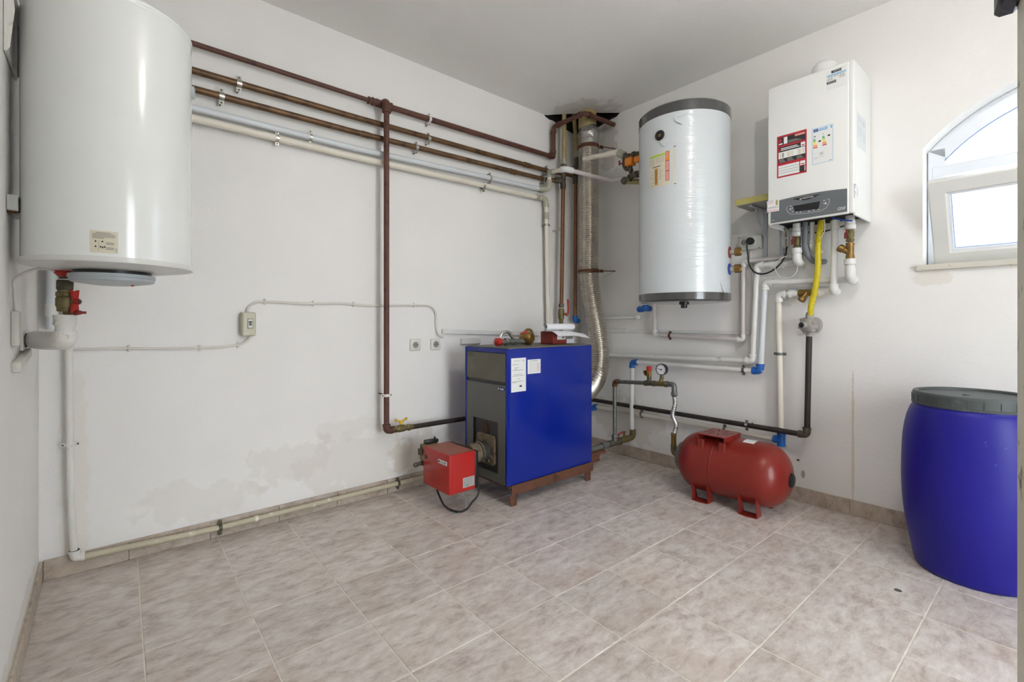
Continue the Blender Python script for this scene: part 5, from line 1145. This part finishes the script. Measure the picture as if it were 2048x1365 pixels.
run(t, [B(1.84, 0.05, 1.203), B(1.60, 0.05, 1.198)], 0.0165, 'pipe_white'); coupling(t, B(1.80, 0.05, 1.202), BS, 0.019, 0.03, 'pipe_white'); coupling(t, B(1.655, 0.05, 1.200), BS, 0.020, 0.035, 'pipe_white')
mb = MB('brass').lathe([(0.018, -0.04), (0.022, -0.03), (0.0195, -0.02), (0.0195, 0.02), (0.022, 0.03), (0.018, 0.04)], B(1.725, 0.05, 1.2015), BS, 18); q = (BN * 0.45 - UP + -BS * 0.55).normalized(); mb.lathe([(0.015, 0), (0.0165, 0.03), (0.020, 0.034), (0.020, 0.052), (0.014, 0.056)], B(1.728, 0.055, 1.20), q, 16); build('strainer', mb, t, 'brass Y strainer')
elbow(t, B(1.578, 0.048, 1.197), BS, -UP, 0.0168, 'pipe_white', 0.042)
run(t, [B(1.577, 0.047, 1.17), B(1.592, 0.045, 0.36)], 0.0168, 'pipe_cream', 'drop_pipe')
elbow(t, B(1.593, 0.045, 0.345), UP, -BS, 0.0168, 'blue_fitting', 0.042); coupling(t, B(1.593, 0.045, 0.335), UP, 0.018, 0.05, 'blue_fitting')
run(t, [B(1.56, 0.045, 0.345), B(0.93, 0.045, 0.352), B(0.20, 0.045, 0.350)], 0.0150, 'pipe_cream'); elbow(t, B(0.185, 0.045, 0.35), BS, -UP, 0.0155, 'blue_fitting', 0.036)
ring_clamp(t, B(1.586, 0.046, 0.85), UP, BN, 0.0169, 0.046, 'galvanised'); ring_clamp(t, B(0.64, 0.045, 0.355), BS, BN, 0.0151, 0.045, 'galvanised'); ring_clamp(t, B(1.26, 0.045, 0.349), BS, BN, 0.0151, 0.045, 'galvanised')
t = thing('water_pipe', 'short capped white pipe high on the right wall left of the cylinder base', 'pipe', B(0.35, 0.04, 1.05), G)
run(t, [B(0.10, 0.04, 1.062), B(0.60, 0.04, 1.073)], 0.0145, 'pipe_white'); build('end_cap', MB('pipe_white').ball(B(0.60, 0.04, 1.073), 0.022), t)
t = thing('wall_stub', 'bright blue elbow stub with a hanging wire below the cylinder', 'pipe fitting', B(0.665, 0.03, 1.11))
mb = MB('blue_fitting').tube(fillet([B(0.685, 0.002, 1.135), B(0.672, 0.05, 1.135), B(0.615, 0.052, 1.128)], 0.02, 8), 0.020, 16); collar(mb, B(0.637, 0.051, 1.131), BS, 0.0205, 0.03); collar(mb, B(0.672, 0.045, 1.142), UP, 0.0205, 0.04); build('elbow', mb, t)
build('wire', MB('cable_white').tube(spline([B(0.632, 0.05, 1.13), B(0.62, 0.04, 1.17), B(0.655, 0.02, 1.35), B(0.66, 0.015, 1.62)], 8), 0.002, 6), t)

# --- boiler connections
def small_valve(t, s, o, zt, hs):
    """white union - ball valve with red butterfly - white union, hanging at s,o"""
    mb = MB('pipe_white').lathe([(0.017, 0.0), (0.020, -0.004), (0.020, -0.04), (0.022, -0.042), (0.022, -0.06), (0.025, -0.063), (0.025, -0.085), (0.019, -0.088)], B(s, o, zt), UP, 20); build('union', mb, t)
    mb = MB('brass_dull').lathe([(0.017, -0.086), (0.017, -0.096), (0.0185, -0.10), (0.0185, -0.125), (0.016, -0.13), (0.016, -0.15)], B(s, o, zt), UP, 18); nut(mb, B(s, o, zt - 0.142), UP, 0.019, 0.013); mb.cyl(B(s, o, zt - 0.112), B(s - 0.008, o + 0.028, zt - 0.112), 0.006, seg=10); v = build('valve', mb, t)
    c = B(s - 0.009, o + 0.031, zt - 0.112); mb = MB('red_dull').lathe([(0.008, 0), (0.008, 0.006), (0.004, 0.008)], c, BN, 12)
    for k in (-1, 1): mb.box(c + UP * k * 0.015 + BN * 0.002 + BS * 0.003 * k, (0.011, 0.005, 0.018), (BS, BN, UP), 0.002)
    build('valve_handle', mb, v, 'dark red butterfly handle')
t = thing('boiler_valve', 'left white valve assembly with red handle under the wall boiler', 'valve', B(1.70, 0.115, 1.36))
small_valve(t, 1.700, 0.12, 1.602, 0)
mb = MB('pipe_white').lathe([(0.018, 0), (0.026, -0.004), (0.026, -0.03), (0.022, -0.034), (0.022, -0.052)], B(1.700, 0.12, 1.453), UP, 20); mb.tube(fillet([B(1.700, 0.12, 1.41), B(1.702, 0.12, 1.374), B(1.702, 0.06, 1.374)], 0.035, 8), 0.0235, 16); build('lower_union', mb, t)
mb = MB('pipe_fitting').box(B(1.668, 0.10, 1.415), (0.024, 0.024, 0.034), (BS, BN, UP), 0.003).box(B(1.735, 0.09, 1.425), (0.03, 0.02, 0.04), (BS, BN, UP), 0.003).box(B(1.70, 0.09, 1.422), (0.07, 0.012, 0.014), (BS, BN, UP)); build('side_bracket', mb, t)
t = thing('boiler_valve', 'right white valve assembly with brass strainer under the wall boiler', 'valve', B(1.95, 0.115, 1.24))
small_valve(t, 1.950, 0.13, 1.602, 0)
mb = MB('brass').lathe([(0.0175, 1.447), (0.020, 1.440), (0.017, 1.43), (0.017, 1.385), (0.0195, 1.378), (0.0195, 1.36)], B(1.950, 0.13, 0), UP, 18); q = (UP * 0.62 - BS * 0.85 + BN * 0.2).normalized(); mb.lathe([(0.013, 0.0), (0.015, 0.03), (0.0195, 0.034), (0.0195, 0.055), (0.012, 0.06)], B(1.948, 0.13, 1.395), q, 16); build('strainer', mb, t, 'brass Y strainer')
mb = MB('pipe_white').lathe([(0.018, 1.366), (0.026, 1.362), (0.026, 1.335), (0.021, 1.332), (0.021, 1.31), (0.020, 1.30)], B(1.950, 0.13, 0), UP, 20); mb.tube(fillet([B(1.950, 0.13, 1.315), B(1.951, 0.13, 1.258), B(1.951, 0.06, 1.258)], 0.045, 8), 0.024, 16); mb.tube([B(1.951, 0.085, 1.258), B(1.951, 0.055, 1.258)], 0.026, 16); build('lower_elbow', mb, t)
t = thing('condensate_hose', 'grey bent plastic hose under the wall boiler', 'hose', B(1.745, 0.1, 1.37))
build('hose', MB('grey_hose').tube(spline([B(1.742, 0.125, 1.61), B(1.742, 0.125, 1.53), B(1.741, 0.122, 1.465), B(1.750, 0.105, 1.405), B(1.772, 0.075, 1.373), B(1.795, 0.03, 1.372), B(1.80, 0.004, 1.375)], 8), 0.0145, 14), t)
t = thing('water_pipe', 'short white pipe hidden between grey hose and yellow gas hose', 'pipe', B(1.77, 0.09, 1.42), G)
run(t, [B(1.768, 0.10, 1.60), B(1.768, 0.10, 1.475)], 0.0125, 'pipe_white', 'drop_pipe'); elbow(t, B(1.768, 0.10, 1.448), UP, -BN, 0.0135, 'pipe_white', 0.035); run(t, [B(1.768, 0.075, 1.448), B(1.785, 0.004, 1.43)], 0.0135, 'pipe_white')

# --- gas: yellow hose, regulator, dark pipe
t = thing('gas_hose', 'yellow corrugated gas hose from the wall boiler to the regulator', 'hose', B(1.752, 0.09, 1.08))
hp = spline([B(1.822, 0.115, 1.605), B(1.812, 0.12, 1.54), B(1.803, 0.12, 1.45), B(1.800, 0.115, 1.33), B(1.785, 0.105, 1.22), B(1.764, 0.095, 1.14), B(1.756, 0.09, 1.075)], 30)
build('hose', MB('yellow_hose').tube(hp, lambda f: 0.0150 + 0.0008 * math.cos(f * 2 * math.pi * 75), 14), t)
t = thing('gas_regulator', 'grey cast gas regulator on top of the dark gas pipe', 'regulator', B(1.755, 0.09, 0.97))
rc = B(1.752, 0.085, 1.020); rx = (BN * 0.93 - BS * 0.36).normalized()
mb = MB('grey_cast').lathe([(0.020, 0.062), (0.020, 0.045), (0.024, 0.042), (0.024, -0.042), (0.021, -0.046), (0.021, -0.062)], rc, UP, 20)
mb.lathe([(0.040, -0.045), (0.045, -0.042), (0.045, -0.02), (0.038, -0.016), (0.038, 0.012), (0.045, 0.014), (0.045, 0.024), (0.036, 0.034), (0.019, 0.038), (0.018, 0.062)], rc - rx * 0.0, rx, 28)
for k in range(6):
    a = 2 * math.pi * k / 6 + 0.3; x_, y_, _ = basis(rx); mb.lathe([(0.008, 0.006), (0.008, 0.028), (0.004, 0.032)], rc + (x_ * math.cos(a) + y_ * math.sin(a)) * 0.044, rx, 10)
build('body', mb, t); build('cap_bore', MB('black_plastic').lathe([(0.0145, 0.0615), (0.0145, 0.0628)], rc, rx, 18), t, 'black bore'); build('collar', MB('brass_dull').lathe([(0.0165, 0.060), (0.0165, 0.070)], rc, UP, 16), t)
t = thing('gas_pipe', 'dark brown gas pipe along the right wall below the regulator', 'pipe', B(1.75, 0.09, 0.40))
run(t, [B(1.750, 0.088, 0.965), B(1.740, 0.088, 0.425)], 0.0152, 'black_pipe', 'riser'); elbow(t, B(1.739, 0.088, 0.408), UP, -BS, 0.0155, 'fitting_dark', 0.042)
run(t, [B(1.71, 0.088, 0.408), B(0.10, 0.085, 0.408)], 0.0152, 'black_pipe'); ring_clamp(t, B(1.415, 0.087, 0.408), BS, BN, 0.0155, 0.087, 'steel_bright')

# ================================================================== GALVANISED FILL LINE WITH GAUGE, RED VESSEL
t = thing('gauge_manifold', 'galvanised pipe frame with pressure gauge, safety valve and braided hose', 'pipework', (-0.3, -0.8, 0.1))
E0 = Vector((-0.108, -0.60, 0.185)); E1 = Vector((-0.60, -0.505, 0.135)); ml = lambda f: E0.lerp(E1, f)
mb = MB('galvanised').tube([ml(0.06), ml(1.0)], 0.0175, 16); build('manifold_pipe', mb, t)
md = (E1 - E0).normalized(); mb = MB('fitting_dark'); 
mb.tube([ml(0.25), ml(0.46)], 0.0235, 16); nut(mb, ml(0.26), md, 0.029, 0.02); mb.tube([ml(0.30), ml(0.20)], 0.021, 14); build('tee', mb, t)
build('coupling', collar(MB('galvanised'), ml(0.54), md, 0.022, 0.05, 0.15), t)
mb = MB('brass_dull').tube(fillet([ml(0.16), E0, E0 + UP * 0.055], 0.04, 8), 0.022, 16); build('elbow', mb, t)
mb = MB('brass_dull').tube([ml(0.10), ml(0.26)], 0.0235, 14); mb.cyl(ml(0.17), ml(0.17) + UP * 0.05, 0.008, seg=10); bv = build('ball_valve', mb, t)
mb = MB('red_dull').tube(spline([ml(0.15) + UP * 0.052, ml(0.20) + UP * 0.056, ml(0.27) + UP * 0.050, ml(0.31) + UP * 0.028], 6), 0.0075, 8); build('valve_lever', mb, bv, 'rusty red lever')
R0 = ml(0.355); RT = Vector((R0.x, R0.y, 0.607))
run(t, [R0 + UP * 0.03, RT - UP * 0.02], 0.0135, 'galvanised', 'riser'); mb = MB('galvanised'); nut(mb, R0 + UP * 0.045, UP, 0.024, 0.022); mb.cyl(R0, R0 + UP * 0.035, 0.0205); build('coupling', mb, t)
T1 = Vector((-0.33, -1.062, 0.640)); top = lambda f: RT.lerp(T1, f); td = (T1 - RT).normalized()
elbow(t, RT, -UP, td, 0.0135, 'rust', 0.036); run(t, [top(0.05), top(0.58)], 0.0135, 'galvanised', 'cross_pipe')
mb = MB('fitting_dark').tube([top(0.55), top(0.70)], 0.0165, 14); nut(mb, top(0.56), td, 0.021, 0.02); nut(mb, top(0.69), td, 0.021, 0.02); mb.cyl(top(0.61), top(0.61) + UP * 0.045, 0.015); build('tee', mb, t)
mb = MB('brass_dull').tube([top(0.70), top(0.90)], 0.017, 14); mb.cyl(top(0.80), top(0.80) + UP * 0.03, 0.014); nut(mb, top(0.88), td, 0.022, 0.022); build('tee', mb, t)
mb = MB('galvanised').tube(fillet([top(0.90), T1, T1 - UP * 0.05], 0.03, 8), 0.0165, 16); nut(mb, T1 - UP * 0.06, UP, 0.023, 0.026); build('elbow', mb, t)
sp = top(0.61); mb = MB('brass').cyl(sp + UP * 0.04, sp + UP * 0.085, 0.014); nut(mb, sp + UP * 0.05, UP, 0.018, 0.014); mb.lathe([(0.011, 0), (0.016, 0.02), (0.019, 0.034), (0.016, 0.034), (0.012, 0.02)], sp + UP * 0.075, Vector((-0.9, 0.25, -0.15)), 16); sv = build('safety_valve', mb, t, 'brass safety valve')
build('valve_cap', MB('red_plastic').lathe([(0.0165, 0), (0.018, 0.003), (0.018, 0.027), (0.014, 0.03)], sp + UP * 0.083, UP, 14), sv, 'red cap')
gp = top(0.81); gc = Vector((gp.x, gp.y, 0.727)); gn = Vector((-1, 0.02, 0)).normalized()
mb = MB('brass_dull').cyl(gp + UP * 0.02, gc - UP * 0.03, 0.009, seg=12); nut(mb, gp + UP * 0.045, UP, 0.015, 0.014); build('gauge_stem', mb, t)
mb = MB('black_plastic').lathe([(0.0, -0.018), (0.036, -0.018), (0.038, -0.012), (0.038, 0.010), (0.034, 0.011), (0.034, 0.006)], gc, gn, 32); gg = build('pressure_gauge', mb, t, 'round black-rimmed pressure gauge')
ge = gn.cross(UP) * -1; mb = MB('paper').lathe([(0.0342, 0.0065), (0.0001, 0.0067)], gc, gn, 32, False); mb.use('ink')
for k in range(11):
    a = math.radians(-40 + 26 * k); d_ = ge * -math.cos(a) + UP * math.sin(a) if False else ge * math.cos(a + 0) + UP * math.sin(a); mb.box(gc + gn * 0.0072 + d_ * 0.029, (0.0012, 0.0006, 0.006), (d_.cross(gn), gn, d_))
d_ = (ge * -0.95 + UP * 0.28).normalized(); mb.box(gc + gn * 0.0085 + d_ * 0.010, (0.0016, 0.0006, 0.034), (d_.cross(gn), gn, d_)); mb.lathe([(0.0055, 0.007), (0.0055, 0.0095)], gc, gn, 12); mb.use('ink_red').box(gc + gn * 0.008 + (ge * -0.9 + UP * 0.1) * 0.014, (0.001, 0.0006, 0.02), (UP, gn, ge)); build('dial', mb, gg, 'white dial with needle')
H0 = T1 - UP * 0.075; EB = Vector((-0.338, -1.062, 0.205))
build('flexible_hose', MB('steel_bright').tube(spline([H0, H0 - UP * 0.05 + Vector((0.004, -0.002, 0)), H0 - UP * 0.12 + Vector((-0.006, 0.008, 0)), H0 - UP * 0.18 + Vector((0.002, -0.012, 0)), H0 - UP * 0.22 + Vector((-0.003, -0.006, 0)), Vector((-0.337, -1.062, 0.325))], 14), lambda f: 0.0135 + 0.0008 * math.cos(f * 2 * math.pi * 45), 14), t, 'stainless flexible hose')
mb = MB('brass').cyl(Vector((-0.337, -1.062, 0.325)), Vector((-0.337, -1.062, 0.255)), 0.0155); mb.use('brass_dull'); nut(mb, (-0.337, -1.062, 0.325), UP, 0.02, 0.016); nut(mb, (-0.337, -1.062, 0.25), UP, 0.021, 0.016); mb.tube(fillet([Vector((-0.338, -1.062, 0.245)), EB, EB + Vector((0, -0.052, 0))], 0.03, 8), 0.0175, 14); build('lower_elbow', mb, t)

VZ, VX, VR = 0.2035, -0.34, 0.172
t = thing('expansion_vessel', 'red horizontal expansion vessel on four feet by the right wall', 'vessel', (VX, -1.43, 0))
ax = Vector((0.012, -1, 0)).normalized(); v0 = Vector((VX, -1.125, VZ)); Lc = 0.61
prof = [(0.02, 0.0)] + [(VR * math.sin(math.radians(a)) ** 0.85, 0.135 - 0.135 * math.cos(math.radians(a))) for a in range(12, 91, 6)] + [(VR, 0.24), (VR + 0.0015, 0.242), (VR + 0.0015, 0.246), (VR, 0.248)] + [(VR * math.sin(math.radians(a)) ** 0.85, Lc - 0.135 + 0.135 * math.cos(math.radians(a))) for a in range(90, 11, -6)] + [(0.02, Lc)]
build('shell', MB('vessel_red').lathe(prof, v0, ax, 64), t)
mb = MB('galvanised').lathe([(0.02, -0.006), (0.085, -0.006), (0.088, 0.0), (0.088, 0.02), (0.07, 0.022)], v0, ax, 36); mb.use('brass_dull').lathe([(0.02, -0.03), (0.02, -0.006)], v0, ax, 8); build('flange', mb, t, 'galvanised end flange')
mb = MB('black_plastic').lathe([(0.038, -0.012), (0.038, 0.004), (0.030, 0.010), (0.012, 0.012), (0.0, 0.012)], v0 + ax * Lc, ax, 24); build('end_cap', mb, t, 'black valve cap')
for yv in (-1.302, -1.567):
    for side in (-1, 1):
        cxp = VX + side * 0.098; xe = VX + side * 0.132
        mb = MB('vessel_red')
        for yo in (-0.047, 0.044): mb.prism([(0, 0.003), (0.075 if True else 0, 0.003), (0.040, 0.10), (-0.004, 0.13)] if False else [(0.0, 0.0), (0.06, 0.0), (0.012, 0.115), (-0.012, 0.105)], (xe, yv + yo, 0), Vector((-side, 0, 0)), UP, 0.0035)
        mb.prism([(0, -0.047), (0.008, -0.047), (0.034, -0.02), (0.06, -0.047), (0.06, 0.047), (0, 0.047)] if False else [(-0.004, -0.047), (0.06, -0.047), (0.06, 0.047), (-0.004, 0.047), (-0.012, 0.0)], (xe, yv, 0.0002), Vector((-side, 0, 0)), Y1, 0.004 * (1 if side < 0 else -1)) if side < 0 else mb.box((xe - 0.028, yv, 0.0022), (0.064, 0.094, 0.004))
        build('foot', mb, t)
zp = 0.392; mb = MB('vessel_red')
pc = Vector((-0.372, -1.366, zp)); pw, pl_ = 0.20, 0.165
mb.box(pc, (pw, pl_, 0.006), bev=0.002)
for yo in (-pl_ / 2 + 0.004, pl_ / 2 - 0.004): mb.box(pc + Vector((0, yo, -0.014)), (pw, 0.006, 0.026))
for xo in (-pw / 2 + 0.012, pw / 2 - 0.012):
    for yo in (-0.062, 0.062): mb.box(pc + Vector((xo, yo, -0.030 - (0.03 if xo < 0 else 0.02))), (0.022, 0.036, 0.06 if xo < 0 else 0.05), bev=0.002)
pt = build('pump_platform', mb, t, 'flat slotted pump platform')
mb = MB('ink')
for k in range(8):
    a = math.pi / 4 * k + 0.39; d_ = Vector((math.cos(a), math.sin(a), 0)); build('slot', MB('burnt').box(pc + d_ * 0.055 + UP * 0.0033, (0.045, 0.006, 0.0012), (d_, Vector((-d_.y, d_.x, 0)), UP)), pt)
mb = MB('sticker_white'); a0, a1 = 62, 80
R = lambda a, y, l: Vector((VX + 0.004, 0, VZ)) + Vector((-math.cos(math.radians(a)) * (VR + l), y, math.sin(math.radians(a)) * (VR + l)))
mb.patch(lambda u, v, l: R(u, v, l), 74, -1.505, 96, -1.565, 0.001, 6); build('label', mb, t, 'white label')

# ================================================================== BLUE DRUM
DC = Vector((-0.34, -2.418, 0))
t = thing('plastic_drum', 'dark blue plastic drum with grey screw lid under the window', 'drum', DC)
prof = [(0.0, 0.004), (0.168, 0.004), (0.178, 0.0), (0.184, 0.004), (0.190, 0.02), (0.203, 0.09), (0.217, 0.17), (0.227, 0.26), (0.2315, 0.36), (0.2305, 0.46), (0.226, 0.55), (0.216, 0.62), (0.203, 0.665), (0.193, 0.685), (0.190, 0.70), (0.186, 0.702), (0.186, 0.725), (0.0, 0.726)]
prof = prof[:4] + [(v.x, v.y) for v in spline([(r_, z_, 0) for r_, z_ in prof[4:14]], 6)] + prof[14:]
build('body', MB('drum_blue').lathe(prof, DC, UP, 96), t)
mb = MB('lid_grey').lathe([(0.187, 0.690), (0.196, 0.690), (0.197, 0.697), (0.194, 0.699), (0.194, 0.735), (0.190, 0.743), (0.180, 0.745), (0.174, 0.742), (0.172, 0.733), (0.10, 0.735), (0.0, 0.736)], DC, UP, 96)
lid = build('lid', mb, t, 'dark grey screw lid')
for k in range(26):
    a = 2 * math.pi * k / 26; d_ = Vector((math.cos(a), math.sin(a), 0)); build('rib', MB('lid_grey').box(DC + d_ * 0.1945 + UP * 0.715, (0.004, 0.004, 0.028), (d_, Vector((-d_.y, d_.x, 0)), UP)), lid)
build('lid_boss', MB('lid_grey').lathe([(0.012, 0.733), (0.010, 0.739), (0.0, 0.740)], DC + Vector((-0.03, 0.02, 0)), UP, 12), lid)
# terracotta slab behind the boiler, floor drain plug
tag(build('terracotta_slab', MB('terracotta').box((-0.36, -0.40, 0.075), (0.20, 0.13, 0.02), (Vector((0.9, -0.3, 0.1)).normalized(), Vector((0.32, 0.94, 0.0)).normalized(), Vector((-0.1, 0.03, 0.99)).normalized()), 0.003).box((-0.33, -0.38, 0.033), (0.12, 0.09, 0.062), bev=0.004)), 'broken terracotta piece lying behind the blue boiler', 'tile fragment')
tag(build('floor_screw', MB('galvanised').lathe([(0.012, 0.0), (0.012, 0.0012), (0.0, 0.0016)], (-0.748, -2.243, 0.0003), UP, 14)), 'small round metal cover set in the floor tiles', 'floor cover')
